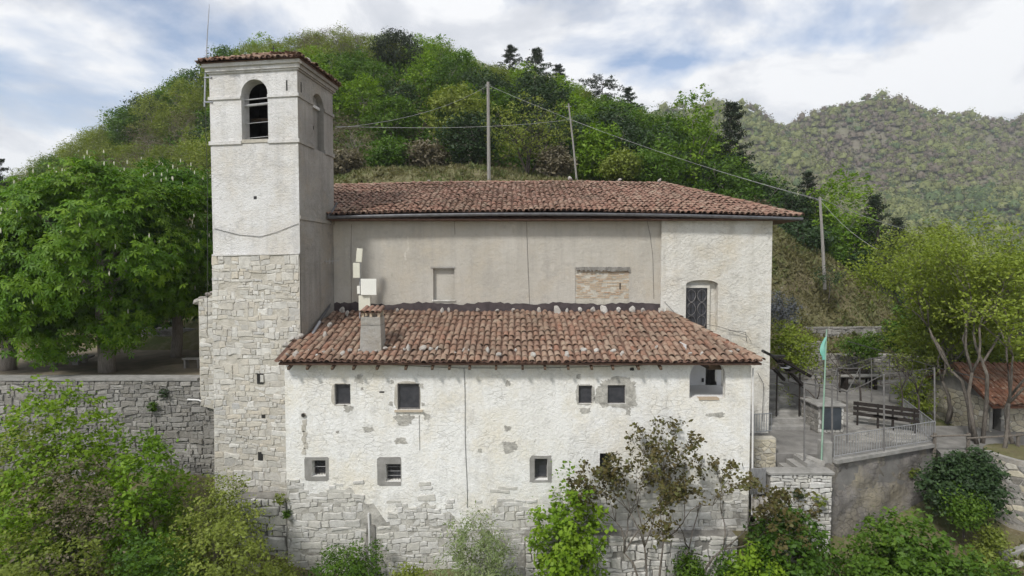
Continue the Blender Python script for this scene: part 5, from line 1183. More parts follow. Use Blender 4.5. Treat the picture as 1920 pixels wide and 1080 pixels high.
# ------------------------------------------------------------------ path, planter, fence and hut at the right
k = MB(); k.prism([(TB.x + .1, TB.y - .2), (24, 18.9), (34, 18.5), (34, 23), (TC.x + .3, 23)], (0, 0, 0), XA, YA_, ZA, -7.05, -7.6); tag(k.build('path', 'paving'), 'grey path past the stone hut', kind='structure')
rp = thing('round_planter', 'curved stone planter wall at the path edge below the hut', 'planter', P(1900, 950, 17.6))
cc = P(1935, 880, 18.6); rad = 1.55; zp0, zp1 = -8.9, Z_(872, 17.4)
k = MB(); n = 28; v = []; f = []
for i in range(n+1):
    a = math.pi*(.95 + 1.1*i/n)
    for (r_, z) in ((rad, zp0 - .6), (rad, zp1), (rad - .22, zp1), (rad - .22, zp1 - .3)): v.append((cc.x + r_*math.cos(a), cc.y + r_*math.sin(a), z))
for i in range(n):
    for j in range(3): f.append((4*i+j, 4*i+4+j, 4*i+5+j, 4*i+1+j))
k.add(v, f); k.build('core', 'render_cement', rp)
sr = random.Random(95)
for p in stone_cells(sr, 0, rad*1.1*math.pi, zp0, zp1 - .15, .22, .30, .35):
    ca = sum(q[0] for q in p)/len(p); a = math.pi*.95 + ca/rad; nrm = Vector((math.cos(a), math.sin(a), 0)); tg = Vector((-math.sin(a), math.cos(a), 0))
    v, f = stone_mesh(sr, [(q[0]-ca, q[1]) for q in p], Vector((cc.x, cc.y, 0)) + nrm*rad, tg, ZA, nrm, .03, .01, .03); mk('stone', v, f, 'stone_warm' if sr.random() < .25 else 'stone_grey', rp)
k = MB(); k.prism([(cc.x + (rad-.22)*math.cos(t), cc.y + (rad-.22)*math.sin(t)) for t in np.linspace(0, 2*math.pi, 20)[:-1]], (0, 0, 0), XA, YA_, ZA, zp1 - .12, zp1 - .5); k.build('soil', 'ground', rp)
pk = thing('path_kerb', 'concrete kerb strip curving below the hedge and planter', 'kerb', P(1830, 960, 17))
kp = [(1826, 972, 16.95), (1846, 956, 17.0), (1868, 948, 17.0), (1895, 946, 16.95), (1930, 938, 16.9), (1970, 932, 16.9)]
for q0, q1 in zip(kp[:-1], kp[1:]):
    k = MB(); q0, q1 = P(*q0), P(*q1); q0.z = h1(q0.x, q0.y) + .05; q1.z = h1(q1.x, q1.y) + .05; k.bar(q0, q1, .22, .34); o = k.build('kerb_block', 'concrete', pk); o.modifiers.new('bevel', 'BEVEL').width = .03
fn = thing('rail_fence', 'low rustic log rail fence along the path by the hut', 'fence', P(1840, 840, 19.6))
for (u, v) in ((1752, 838), (1815, 842), (1908, 846), (1960, 850)):
    k = MB(); q = P(u, v, 19.6); k.tube([(q.x, q.y, -7.2), (q.x, q.y, Z_(812, 19.6))], .06, 7); k.build('post', 'bark', fn)
for (a, b) in (((1745, 818), (1820, 816)), ((1812, 822), (1915, 816)), ((1905, 815), (1970, 815))):
    k = MB(); k.tube([P(a[0], a[1], 19.55), P(b[0], b[1], 19.55)], .035, 7); k.build('rail', 'bark', fn)
hut = thing('stone_hut', 'small stone hut with rust red tile roof beside the path', 'hut', P(1860, 830, 22))
hy = 22.2; hx0, hx1 = X_(1866, hy), 26.5; hz0, hz1 = -7.4, Z_(748, hy); hd_ = X_(1872, hy), X_(1888, hy)
k = MB(); wall_face(k, (0, hy, 0), XA, ZA, FR, hx0, hx1, hz0, hz1, [(hd_[0], hd_[1], hz0 + .01, Z_(748, hy) - .12, 'rect', .35)], .35)
k.add([(hx0, hy, hz0), (hx0, hy+3.4, hz0), (hx0, hy+3.4, hz1), (hx0, hy+1.7, hz1+1.1), (hx0, hy, hz1)], [(0, 1, 2, 3, 4)]); k.add([(hx1, hy, hz0), (hx1, hy+3.4, hz0), (hx1, hy+3.4, hz1), (hx1, hy+1.7, hz1+1.1), (hx1, hy, hz1)], [(4, 3, 2, 1, 0)])
k.build('wall', 'mortar_grey', hut)
stonework(97, hut, 'stone_warm', (0, hy, 0), XA, ZA, FR, hx0 + .02, X_(2010, hy), hz0, hz1 - .02, .24, .38, cap=180, jit=.35, d0=.01, d1=.04, keep=lambda a, b: not (hd_[0]-.12 < a < hd_[1]+.1))
stonework(96, hut, 'stone_warm', (hx0, hy, 0), YA_, ZA, -XA, 0.02, 3.38, hz0, hz1 - .02, .24, .38, cap=110, jit=.35, d0=.01, d1=.04)
k = MB(); k.box((hd_[0], hy + .33, hz0), (hd_[1], hy + .4, hz1 - .1)); k.build('door', 'wood_dark', hut)
k = MB(); eo = .45; pitch_ = 1.1/1.7; zl = hz1 - eo*pitch_; 
k.add([(hx0-.3, hy-eo, zl+.08), (hx1, hy-eo, zl+.08), (hx1, hy+1.7, hz1+1.18), (hx0-.3, hy+1.7, hz1+1.18), (hx1, hy+3.4+eo, zl+.08), (hx0-.3, hy+3.4+eo, zl+.08), (hx0-.3, hy-eo, zl), (hx1, hy-eo, zl), (hx0-.3, hy+1.7, hz1+1.1), (hx0-.3, hy+3.4+eo, zl)],
      [(0, 1, 2, 3), (3, 2, 4, 5), (6, 7, 1, 0), (6, 0, 3, 8), (8, 3, 5, 9)]); rh = k.build('roof', 'tile_hut', hut)
upT = Vector((0, 1.7 + eo, 1.1 + eo*pitch_)); tile_roof(98, rh, 'tile_hut', (hx0 - .3, hy - eo - .05, zl + .09), XA, upT, X_(2010, hy) - hx0, upT.length, .2, .36, lambda a, s: s < upT.length + .1, cap=290)
sh = thing('sheet_shed', 'dark little shed with grey sheet roof under the trees beyond the slope', 'shed', P(1625, 575, 39))
c = P(1627, 560, 39); k = MB(); k.box((c.x-.9, c.y, c.z-1.6), (c.x+.9, c.y+1.6, c.z+.1)); k.build('wall', 'wood_dark', sh)
k = MB(); k.obox(c + Vector((0, .6, .35)), (1, 0, -.08), (0, .95, .3), (.08, -.3, .95), 1.25, 1.4, .03); k.build('roof', 'shed_sheet', sh)
for s in (-1, 1):
    k = MB(); k.tube([(c.x+s*1.05, c.y-.6, c.z-1.6), (c.x+s*1.05, c.y-.6, c.z+.05)], .05, 6); k.build('post', 'wood_dark', sh)
# ------------------------------------------------------------------ utility poles and overhead lines
def upole(label, a, b, r0, r1, Y):
    t = thing('utility_pole', label, 'pole', P(*b, Y), 'utility poles'); k = MB(); bb = P(*b, Y); bb.z -= .5; k.tube([bb, P((a[0]+b[0])/2, (a[1]+b[1])/2, Y), P(*a, Y)], [r0, (r0+r1)/2, r1], 8); k.build('shaft', 'wood_pole', t)
    for s in (-1, 1):
        k = MB(); q = P(a[0], a[1] + 6, Y); k.tube([q, q + Vector((s*.2, 0, .02))], .02, 5); k.build('insulator_pin', 'metal_zinc', t)
    return t
upole('thick weathered wooden pole on the knoll behind the church roof', (915, 154), (917, 340), .13, .10, 36.5)
upole('thin leaning wooden pole right of the thick one above the church roof', (1066, 194), (1083, 342), .075, .055, 37.5)
upole('pale wooden pole standing on the grassy slope right of the church', (1537, 369), (1547, 528), .105, .08, 34)
def wire(label, pts, r=.02, sag=.0):
    q = [P(*p) for p in pts]; out = []
    for a, b in zip(q[:-1], q[1:]):
        for t_ in np.linspace(0, 1, 9)[:-1]: out.append(a.lerp(b, t_) - ZA*sag*4*t_*(1-t_))
    out.append(q[-1]); k = MB(); k.tube(out, r, 5); tag(k.build('overhead_wire', 'wire_light'), label, 'wire', 'overhead lines')
wire('overhead wire from the tower to the leaning pole and the slope pole', [(629, 237, 21), (1069, 224, 37.5), (1539, 376, 34)], .009, .25)
wire('overhead wire dropping from the thick pole to the bell tower', [(628, 240, 21.2), (915, 160, 36.5)], .008, .5)
wire('overhead wire from the thick pole down to the slope pole', [(915, 160, 36.5), (1538, 374, 34)], .009, .5)
wire('overhead wire sagging right from the slope pole into the trees', [(1538, 375, 34), (1650, 470, 33)], .011, .35)
wire('long overhead wire running right over the valley from the slope pole', [(1538, 372, 34), (1800, 450, 40), (1990, 500, 44)], .012, .4)
# ------------------------------------------------------------------ vegetation
def unit(a): return a/np.maximum(np.linalg.norm(a, axis=1, keepdims=True), 1e-9)
def leaf_quads(rg, Cc, S, up=0.5, asp=0.6, out=None, outw=0.0, tdir=None):
    """diamond leaves around points Cc; normals lean up and outward"""
    n = len(Cc); nr = rg.normal(size=(n, 3)); nr[:, 2] += up*2
    if out is not None: nr += out*outw
    nr = unit(nr)
    tdv = rg.normal(size=(n, 3)) if tdir is None else tdir + 0.35*rg.normal(size=(n, 3))
    t = unit(tdv - nr*(tdv*nr).sum(1, keepdims=True)); b = np.cross(nr, t)
    S = S[:, None]
    V = np.stack([Cc - t*S*.5, Cc + b*S*asp*.5 + t*S*.08, Cc + t*S*.5, Cc - b*S*asp*.5 + t*S*.08], 1).reshape(-1, 3)
    Fq = np.arange(4*n).reshape(-1, 4)
    return V, Fq
def lump(d, seed):
    """uneven radius over directions d"""
    r = np.ones(len(d)); rs = np.random.default_rng(seed)
    for _ in range(9):
        c = unit(rs.normal(size=(1, 3)))[0]; r += rs.uniform(-.26, .34)*np.exp(-((1 - d @ c)/.22))
    return r
def crown_points(rg, centre, rad, ncl, per, cr, fill=0.55, seed=0, flat=.75, lower=-1.0):
    """clump centres over an uneven ellipsoid, leaves gathered around each"""
    d = unit(rg.normal(size=(ncl*3, 3))); d = d[d[:, 2] > lower][:ncl]
    rr = lump(d, seed)*(1 - fill*rg.random(len(d))**1.6)
    K = np.asarray(centre) + d*rr[:, None]*np.asarray(rad)
    cs = cr*rg.uniform(.6, 1.35, len(K)); tint = rg.random(len(K))
    C = np.repeat(K, per, 0) + rg.normal(size=(len(K)*per, 3))*np.repeat(cs, per)[:, None]*np.array([1, 1, flat])*.55
    T = np.clip(np.repeat(tint, per)*.7 + rg.random(len(C))*.3, 0, 1)
    O = np.repeat(d, per, 0)
    return C, T, O, K
def branch(mb, rg, a, b, r0, r1, n=5, wig=.08, sides=5):
    a, b = np.asarray(a, float), np.asarray(b, float); L_ = np.linalg.norm(b-a); pts = []; w1 = rg.normal(size=3)*wig*L_
    for i in range(n+1):
        t = i/n; p = a + (b-a)*t + w1*math.sin(math.pi*t) + rg.normal(size=3)*wig*.2*L_*(0 < i < n); p[2] += .10*L_*math.sin(math.pi*t)
        pts.append(p)
    mb.tube(pts, [r0 + (r1-r0)*i/n for i in range(n+1)], sides)
    return pts
def tree(name, label, cat, group, loc, height, trunk_h, rad, leafmat, bark='bark', ncl=160, per=28, cr=.5, leaf=.2, seed=0, tr=.14, nlimb=8, fill=.55, asp=.6, local=True, up=.5, flat=.75, trunks=1, lower=-1.0, lean=(0, 0), outw=.8):
    """tapered trunk with limbs reaching into an uneven crown of leaf clumps; coordinates local to the foot"""
    rg = np.random.default_rng(seed)
    t = thing(name, label, cat, loc, group, local=True)
    cz_ = trunk_h + (height - trunk_h)*.5; rz = (height - trunk_h)*.56
    ctr = np.array([lean[0], lean[1], cz_])
    C, T, O, K = crown_points(rg, ctr, (rad, rad*.95, rz), ncl, per, cr, fill, seed, flat, lower)
    V, Fq = leaf_quads(rg, C, leaf*np.clip(np.exp(rg.normal(size=len(C))*.36), .4, 2.0)*.95, up, asp, O, outw)
    w_ = MB()
    for s in range(trunks):
        off = np.array([0, 0, 0.]) if trunks == 1 else np.append(rg.normal(size=2)*.25, 0)
        topo = ctr*np.array([1, 1, 0]) + np.append(rg.normal(size=2)*(.06 if trunks == 1 else .35)*rad, trunk_h + (height-trunk_h)*.35)
        pts = branch(w_, rg, off + np.array([0, 0, -.35]), topo, tr, tr*.5, 6, .04, 8)
        for i in range(nlimb):
            k_ = K[rg.integers(len(K))]; s0 = pts[rg.integers(3, 7)]
            q = branch(w_, rg, s0, k_, tr*.38, tr*.08, 5, .10, 5)
            for _ in range(2):
                k2 = K[np.argmin(((K - q[3] - rg.normal(size=3)*rad*.4)**2).sum(1))]; branch(w_, rg, q[3], k2, tr*.15, tr*.05, 3, .1, 4)
    w_.build('trunk', bark, t, smooth=True)
    mk('crown', V, Fq, leafmat, t, tint=T)
    return t
def drop(x, y, dz=0.0): return (x, y, h1(x, y) + dz)
def place(t, loc, s, rz, sz=None):
    t.location = loc; t.scale = (s, s, sz or s); t.rotation_euler = (0, 0, rz)

# --- horse chestnuts on the plaza: palmate leaf fans and white candles
def chestnut(label, loc, trunk_h, height, rad, seed, ncl, tr, lower=-.75):
    rg = np.random.default_rng(seed); t = thing('horse_chestnut', label, 'tree', loc, 'horse chestnuts on the plaza', local=True)
    ctr = np.array([0, 0, trunk_h + (height-trunk_h)*.47]); rz = (height-trunk_h)*.55
    nlob = 34; ga = np.arange(nlob); lz = np.clip(1 - 1.84*(ga + .5)/nlob + rg.normal(size=nlob)*.08, -.84, .97); lr_ = np.sqrt(1 - lz**2); la = ga*2.4 + rg.uniform(0, .6, nlob)
    ld = np.stack([lr_*np.cos(la), lr_*np.sin(la), lz], 1); lrad = rad*rg.uniform(.26, .42, nlob)
    lc = ctr + ld*np.array([rad, rad, rz])*rg.uniform(.60, .84, (nlob, 1))
    pick = rg.integers(0, nlob, ncl); dd = unit(rg.normal(size=(ncl, 3)) + ld[pick]*1.1 + np.array([0, 0, .45])); d = unit(dd + ld[pick]*.4)
    K = lc[pick] + dd*lrad[pick][:, None]*rg.uniform(.75, 1.05, (ncl, 1))
    ct = rg.random(len(K)); per = 25
    P0 = np.repeat(K, per, 0) + rg.normal(size=(len(K)*per, 3))*np.array([.33, .33, .2])
    ax = np.repeat(d, per, 0) + rg.normal(size=(len(P0), 3))*.45; ax[:, 2] += .55; ax = unit(ax)          # fan axis: outward and up
    e1 = unit(np.cross(ax, rg.normal(size=ax.shape))); e2 = np.cross(ax, e1)
    tt = np.clip(np.repeat(ct, per)*.65 + rg.random(len(P0))*.35, 0, 1)
    Vs, Ts = [], []; nl = 5; sz_ = rg.uniform(.14, .23, len(P0))[:, None]
    for k_ in range(nl):
        a = 2*math.pi*k_/nl; rd = e1*math.cos(a) + e2*math.sin(a); dr = rd*.92 - np.array([0, 0, .42]); side = np.cross(ax, rd)
        Vs.append(np.stack([P0, P0 + dr*sz_*.62 + side*sz_*.21 + ax*sz_*.05, P0 + dr*sz_, P0 + dr*sz_*.62 - side*sz_*.21 + ax*sz_*.05], 1)); Ts.append(tt)
    V = np.concatenate(Vs).reshape(-1, 3); Tt = np.concatenate(Ts)
    w_ = MB(); pts = branch(w_, rg, (0, 0, -.3), (rg.normal()*.2, rg.normal()*.2, trunk_h + (height-trunk_h)*.45), tr, tr*.45, 6, .03, 10)
    for i in range(16):
        k_ = K[rg.integers(len(K))]; q = branch(w_, rg, pts[rg.integers(2, 7)], k_, tr*.34, tr*.06, 5, .1, 5)
    w_.build('trunk', 'bark_grey', t, smooth=True)
    mk('crown', V, np.arange(len(V)).reshape(-1, 4), 'leaf_chestnut', t, tint=Tt)
    b_ = MB(); sel = [i for i in range(len(K)) if d[i, 2] > -.35]
    for i in rg.choice(sel, min(len(sel), 130), replace=False):
        p = K[i] + d[i]*.30 + np.append(rg.normal(size=2)*.25, .18); hh = rg.uniform(.13, .20); b_.tube([p, p + np.array([0, 0, hh*.45]), p + np.array([0, 0, hh])], [.016, .026, .006], 5)
    tag(b_.build('blossom_candles', 'blossom', t), kind='stuff')
    return t
chestnut('broad horse chestnut with thick trunk, full of white candles, behind the parapet', (X_(195, 22.6), 22.6, ZP), 1.35, 8.7, 3.6, 101, 560, .34)
chestnut('horse chestnut standing behind, its crown touching the bell tower', (X_(325, 26.4), 26.4, ZP), 1.2, 9.7, 3.3, 102, 420, .28)
chestnut('horse chestnut with slim dark trunk at the far left of the plaza', (X_(92, 24.0), 24.0, ZP), 1.4, 8.4, 3.2, 103, 400, .2)
chestnut('horse chestnut cut off by the left photo edge', (X_(8, 23), 23.0, ZP), 1.9, 6.9, 2.7, 104, 280, .3)

# --- wood on the hill: prototypes, then individual copies
wood_group = 'broadleaf trees on the wooded hill'
kinds = {}
for nm, mat_, lab, sd_, kw in (
    ('broadleaf_tree', 'leaf_green', 'mid green broadleaf tree in the wood on the hill behind the church', 1, {}),
    ('broadleaf_tree', 'leaf_green', 'mid green broadleaf tree in the wood on the hill behind the church', 2, dict(rad=2.2)),
    ('broadleaf_tree', 'leaf_bright', 'fresh light green broadleaf tree in the wood on the hill behind the church', 3, {}),
    ('broadleaf_tree', 'leaf_olive', 'olive tinged young tree in the wood on the hill behind the church', 4, dict(leaf=.17)),
    ('broadleaf_tree', 'leaf_olive', 'olive tinged young tree in the wood on the hill behind the church', 5, dict(leaf=.17, rad=2.1)),
    ('broadleaf_tree', 'leaf_brown', 'brownish half bare tree in the wood on the hill behind the church', 6, dict(leaf=.13, per=20, nlimb=16)),
    ('broadleaf_tree', 'leaf_dark', 'dark green dense tree in the wood on the hill behind the church', 7, {})):
    a = dict(rad=2.5, ncl=150, per=30, cr=.62, leaf=.24, tr=.12); a.update(kw)
    kinds.setdefault(mat_, []).append([tree(nm, lab, 'tree', lab.split(' in the wood')[0] + 's on the hill', (0, 0, 0), 6.2, 1.2, a['rad'], mat_, 'bark_grey', a['ncl'], a['per'], a['cr'], a['leaf'], 200 + sd_, a['tr'], a.get('nlimb', 9)), 0])
def put(mat_, loc, s, rz, sz, rngp):
    e = rngp.choice(kinds[mat_])
    t = e[0] if e[1] == 0 else copy_tree(e[0]); e[1] += 1
    place(t, loc, s, rz, sz); return t
hr = random.Random(42)
def zone(x, y, u):
    f = math.sin(x*.21 + 1.0)*math.sin(y*.19 + .6) + .6*math.sin(x*.09 - y*.13) + hr.uniform(-.55, .55)
    hgt = (y - 44)/34
    if u < 460:                                  # the left flank: olive with brown twigs
        return 'leaf_brown' if f > 1.05 else 'leaf_olive' if f > -.45 else 'leaf_green' if f > -1.0 else 'leaf_dark'
    if hgt > .45: return 'leaf_brown' if f > 1.2 else 'leaf_olive' if f > -.55 else 'leaf_bright' if f > -.9 else 'leaf_green'
    if hgt > .18: return 'leaf_green' if f > -.35 else 'leaf_bright' if f > -.9 else 'leaf_dark'
    if 600 < u < 930 and y < 47 and hr.random() < .3: return 'leaf_brown'
    return 'leaf_dark' if f > .25 else 'leaf_green' if f > -.6 else 'leaf_brown' if f > -.9 else 'leaf_bright'
spots = []
yy = 43.0
while yy < 79:
    xx = -80.0
    while xx < 62:
        x = xx + hr.uniform(-1.3, 1.3); y = yy + hr.uniform(-1.2, 1.2); u = 960 + x*F/y; xx += 3.7
        if u < -60 or u > 1700: continue
        if y < 47 and 560 < u < 1180 and hr.random() < .35: continue
        if u > 1330 and y > 58: continue
        spots.append((x, y, u))
    yy += 3.7
hz = H(np.array([s[0] for s in spots]), np.array([s[1] for s in spots]))
SKYLINE = ([-100, 0, 100, 200, 300, 400, 450, 540, 640, 700, 800, 860, 900, 960, 1010, 1080, 1180, 1260, 1330, 1400, 1480, 1560, 1640, 1720], [390, 338, 288, 226, 164, 112, 80, 62, 48, 52, 74, 86, 112, 122, 128, 158, 192, 222, 245, 320, 360, 390, 440, 470])
for (x, y, u), z in zip(spots, hz):
    s = hr.uniform(.74, 1.02); room = Z_(float(np.interp(u, *SKYLINE)) + hr.uniform(-3, 9), y) - z       # the wood keeps to the hill's outline
    sz = min(hr.uniform(.62, .9), room/6.5)
    if y > 64 and room/6.5 < 1.15: sz = room/6.5
    if sz < .25 or (abs(u - 743) < 70 and 56 < y < 64): continue
    put(zone(x, y, u), (x, y, z - .25), min(s, sz*1.35), hr.uniform(0, 6.28), sz, hr)
# undergrowth between the stems: nobody could count it
rg = np.random.default_rng(7)
n = 26000; ux = rg.uniform(-80, 55, n); uy = rg.uniform(42.5, 79, n); uu = 960 + ux*F/uy; ok = (uu > -80) & (uu < 1720); ux, uy = ux[ok], uy[ok]
C0 = np.stack([ux, uy, H(ux, uy)], 1); C = np.repeat(C0, 4, 0) + rg.normal(size=(len(C0)*4, 3))*np.array([.5, .5, .5]) + np.array([0, 0, .8])
V, Fq = leaf_quads(rg, C, rg.uniform(.25, .6, len(C)), .6, .6)
tag(mk('undergrowth', V, Fq, 'leaf_green', tint=np.clip(np.repeat(rg.random(len(C0)), 4)*.8, 0, 1)), 'low leafy undergrowth between the trees on the hill', 'undergrowth', kind='stuff')

# --- pines: dark, in shelves of needle tufts
def pine(label, u, vtop, Y, rad, seed, vbase=None, flat_top=False, trunk=.35, name='pine_tree', shelves=9, mat_='leaf_pine'):
    x = X_(u, Y); zb = h1(x, Y) if vbase is None else Z_(vbase, Y); ht = Z_(vtop, Y) - zb; rg = np.random.default_rng(seed)
    t = thing(name, label, 'tree', (x, Y, zb), None, local=True); w_ = MB()
    pts = branch(w_, rg, (0, 0, -.4), (rg.normal()*.2, 0, ht*.96), max(.09, ht*.02), .03, 8, .015, 7)
    Cs, Ts = [], []
    nb = shelves*5
    for i in range(nb):
        f = trunk + (1-trunk)*((i + rg.random())/nb)**.9; z = ht*min(.985, f); g = (f-trunk)/(1-trunk)
        rr = rad*(.5 + .62*math.sin(math.pi*min(1, g*.72 + .18))) if flat_top else rad*(1.08 - .95*g)
        a = i*2.4 + rg.uniform(-.5, .5); l_ = max(.25, rr*rg.uniform(.4, 1.25)); e = np.array([l_*math.cos(a), l_*math.sin(a), z + l_*rg.uniform(-.12, .30)])
        branch(w_, rg, (0, 0, z*.98), e, .03, .01, 3, .05, 4)
        for q in np.linspace(.5, 1, 3):
            c = np.array([e[0]*q, e[1]*q, z*.98 + (e[2]-z*.98)*q]); nq = 30
            Cs.append(c + rg.normal(size=(nq, 3))*np.array([.20, .20, .11])*max(.55, rad*.30)); Ts.append(np.full(nq, rg.random()))
    C = np.concatenate(Cs); T = np.clip(np.concatenate(Ts)*.7 + rg.random(len(C))*.3, 0, 1)
    V, Fq = leaf_quads(rg, C, rg.uniform(.16, .36, len(C))*max(.8, rad*.40), .2, .28)
    w_.build('trunk', 'bark_dark', t, smooth=True); mk('crown', V, Fq, mat_, t, tint=T); return t
pine('first dark pine on the skyline right of the hilltop', 957, 86, 70, 2.2, 302); pine('second dark pine on the skyline right of the hilltop', 1006, 92, 69, 2.6, 303)
pine('third, lower dark pine on the descending skyline', 1045, 122, 68, 2.0, 304); pine('flat topped dark pine leaning out on the descending skyline', 1125, 148, 66, 2.6, 305, flat_top=True, trunk=.5, shelves=6)
pine('small dark pine on the skyline above the right roof end', 1175, 165, 63, 1.8, 312)
pine('tall narrow dark conifer beside the bright green trees', 1368, 190, 46, 2.7, 306, vbase=420, shelves=13, trunk=.15)
pine('small dark pine top behind the slope pole', 1512, 322, 43, 1.9, 307, vbase=500); pine('dark shaggy conifer right of the slope pole', 1636, 366, 40, 2.1, 308, vbase=575, shelves=10)
pine('little dark pine top above the yellowish tree', 1680, 408, 42, 1.5, 309, vbase=560); pine('dark conifer at the left photo edge behind the chestnuts', 4, 292, 40, 2.1, 310, vbase=640, shelves=11, trunk=.1)
# --- named trees
def tree_at(name, label, u, vtop, Y, rad, mat_, seed, vbase=None, trunk_f=.25, group=None, **kw):
    x = X_(u, Y); zb = h1(x, Y) if vbase is None else Z_(vbase, Y); ht = Z_(vtop, Y) - zb
    return tree(name, label, 'tree', group, (x, Y, zb), ht, ht*trunk_f, rad, mat_, seed=seed, **kw)
tree_at('pine_tree', 'broad dark pine crown on the hilltop skyline', 743, 64, 63, 3.1, 'leaf_pine', 301, trunk_f=.32, ncl=190, per=34, cr=.6, leaf=.26, bark='bark_dark', asp=.35, fill=.5)
hk = dict(ncl=200, per=32, cr=.55, leaf=.22, bark='bark_grey')
tree_at('young_tree', 'brownish green many stemmed tree before the knoll above the church ridge', 990, 208, 40.5, 2.9, 'leaf_olive', 401, trunk_f=.3, trunks=4, ncl=170, per=24, cr=.45, leaf=.15, bark='bark_dark', nlimb=7, tr=.09)
tree_at('young_tree', 'small leafy green sapling beside the thick pole', 860, 165, 46, 2.4, 'leaf_olive', 402, trunk_f=.35, **hk)
tree_at('ash_tree', 'bright green conical tree above the right end of the church roof', 1300, 186, 47, 2.6, 'leaf_bright', 403, vbase=400, trunk_f=.08, **hk)
tree_at('ash_tree', 'bright green tree just right of the thin leaning pole', 1120, 235, 42, 2.1, 'leaf_bright', 404, vbase=350, trunk_f=.1, **hk)
tree_at('ash_tree', 'tall light green tree behind the slope pole', 1572, 335, 41, 2.3, 'leaf_bright', 405, vbase=570, trunk_f=.1, **hk)
tree_at('ash_tree', 'green tree between the narrow conifer and the roof end', 1255, 215, 48, 2.3, 'leaf_green', 406, vbase=400, trunk_f=.1, **hk)
tree_at('ash_tree', 'yellowish tree with bare lower trunk beyond the grassy slope', 1700, 425, 36, 2.5, 'leaf_olive', 407, vbase=585, trunk_f=.45, lean=(.8, 0), ncl=190, per=26, cr=.5, leaf=.17, bark='bark_grey', tr=.13)
for i, (u, vt, Y, rd, m_, vb, lab) in enumerate(((40, 470, 31.5, 2.6, 'leaf_dark', 655, 'dark shade tree behind the plaza at the far left'), (150, 480, 31.8, 2.6, 'leaf_dark', 650, 'dark shade tree behind the plaza behind the thick trunk'), (250, 470, 32.0, 2.6, 'leaf_dark', 645, 'dark shade tree behind the plaza back wall'), (345, 460, 32.2, 2.6, 'leaf_dark', 645, 'dark shade tree behind the plaza wall beside the tower'), (-60, 480, 31.5, 2.6, 'leaf_dark', 660, 'dark shade tree behind the plaza beyond the left edge'),
        (650, 285, 40.5, 1.3, 'leaf_brown', 330, 'low brownish shrub on the knoll right beside the tower'), (735, 268, 41.5, 1.7, 'leaf_green', 320, 'low green shrub at the knoll edge left of the thick pole'), (800, 272, 41.5, 1.5, 'leaf_brown', 320, 'brown shrub at the knoll edge near the thick pole'), (1040, 285, 40, 1.2, 'leaf_brown', 335, 'brown shrub on the knoll before the many stemmed tree'), (1165, 292, 38.5, 1.4, 'leaf_olive', 345, 'olive shrub above the church ridge right of the leaning pole'), (1215, 290, 39, 1.5, 'leaf_green', 350, 'green shrub above the right end of the church ridge'),
        (1410, 330, 44, 2.2, 'leaf_dark', 480, 'dark bushy tree under the narrow conifer'), (1465, 355, 42, 2.2, 'leaf_dark', 500, 'dark green tree at the right roof tip'), (1490, 420, 38, 2.2, 'leaf_dark', 500, 'dark shrubby tree behind the church corner'),
        (1545, 440, 38.5, 1.9, 'leaf_green', 560, 'green shrubby tree at the foot of the slope pole'), (1620, 440, 41, 1.9, 'leaf_green', 580, 'green tree above the little shed'), (1600, 480, 38.5, 1.4, 'leaf_dark', 570, 'dark shrub left of the little shed'), (1345, 265, 47, 2.0, 'leaf_bright', 410, 'bright green tree left of the narrow conifer'),
        (1740, 520, 36, 2.0, 'leaf_dark', 620, 'dark shrub beyond the right end of the slope'), (1780, 560, 33, 2.2, 'leaf_green', 670, 'green shrub behind the yellow green tree'), (1860, 560, 32, 2.6, 'leaf_dark', 690, 'dark tree behind the hut, middle one'), (1930, 540, 32, 2.6, 'leaf_green', 690, 'green tree behind the hut at the photo edge'), (1700, 610, 32.5, 1.0, 'leaf_green', 660, 'low green shrub on the end of the dry stone wall'),
        (1810, 640, 27.5, 1.3, 'leaf_dark', 720, 'dark ivy clad shrub at the left side of the hut'), (1420, 390, 40, 1.6, 'leaf_brown', 470, 'brownish thicket behind the right roof tip'), (1380, 345, 42, 1.8, 'leaf_green', 440, 'green shrub above the right slope of the church roof'))):
    tree_at('bushy_tree', lab, u, vt, Y, rd, m_, 420 + i, vbase=vb, trunk_f=.06, ncl=150, per=30, cr=.5, leaf=.2, bark='bark_dark')
# yellow green tree over the path: several stems, airy crown
def airy(name, label, stems, tips_r, mat_, seed, nlev=4, leaf=.09, per=16, bark='bark_grey', spread=.55, tipj=.22, cat='tree', r0=.09, asp=.55, shrink=.74, up_=.22):
    """repeatedly forking stems with leaves gathered at the twig ends"""
    rg = np.random.default_rng(seed); base = stems[0][0]; t = thing(name, label, cat, base, None); w_ = MB(); tips = []
    def rec(p, d, l_, r_, lev):
        e = p + d*l_; pts = branch(w_, rg, p, e, r_, r_*.62, 3, .06, 6 if lev < 2 else 4)
        if lev >= 2: tips.extend([pts[-2], pts[-1]])
        if lev == nlev: return
        for _ in range(rg.integers(2, 4)):
            nd = d + rg.normal(size=3)*spread; nd[2] = nd[2]*.8 + up_; nd /= np.linalg.norm(nd); rec(pts[-1], nd, l_*shrink*rg.uniform(.8, 1.15), r_*.6, lev+1)
    for (b_, d_, l_) in stems:
        d_ = np.array(d_, float); rec(np.array(b_, float), d_/np.linalg.norm(d_), l_, r0, 0)
    K = np.array(tips); C = np.repeat(K, per, 0) + rg.normal(size=(len(K)*per, 3))*tipj; T = np.clip(np.repeat(rg.random(len(K)), per)*.6 + rg.random(len(C))*.4, 0, 1)
    V, Fq = leaf_quads(rg, C, leaf*rg.uniform(.6, 1.4, len(C)), .5, asp)
    w_.build('trunk', bark, t, smooth=True); mk('crown', V, Fq, mat_, t, tint=T); return t
tb = P(1832, 835, 20.6); tb.z = -7.15
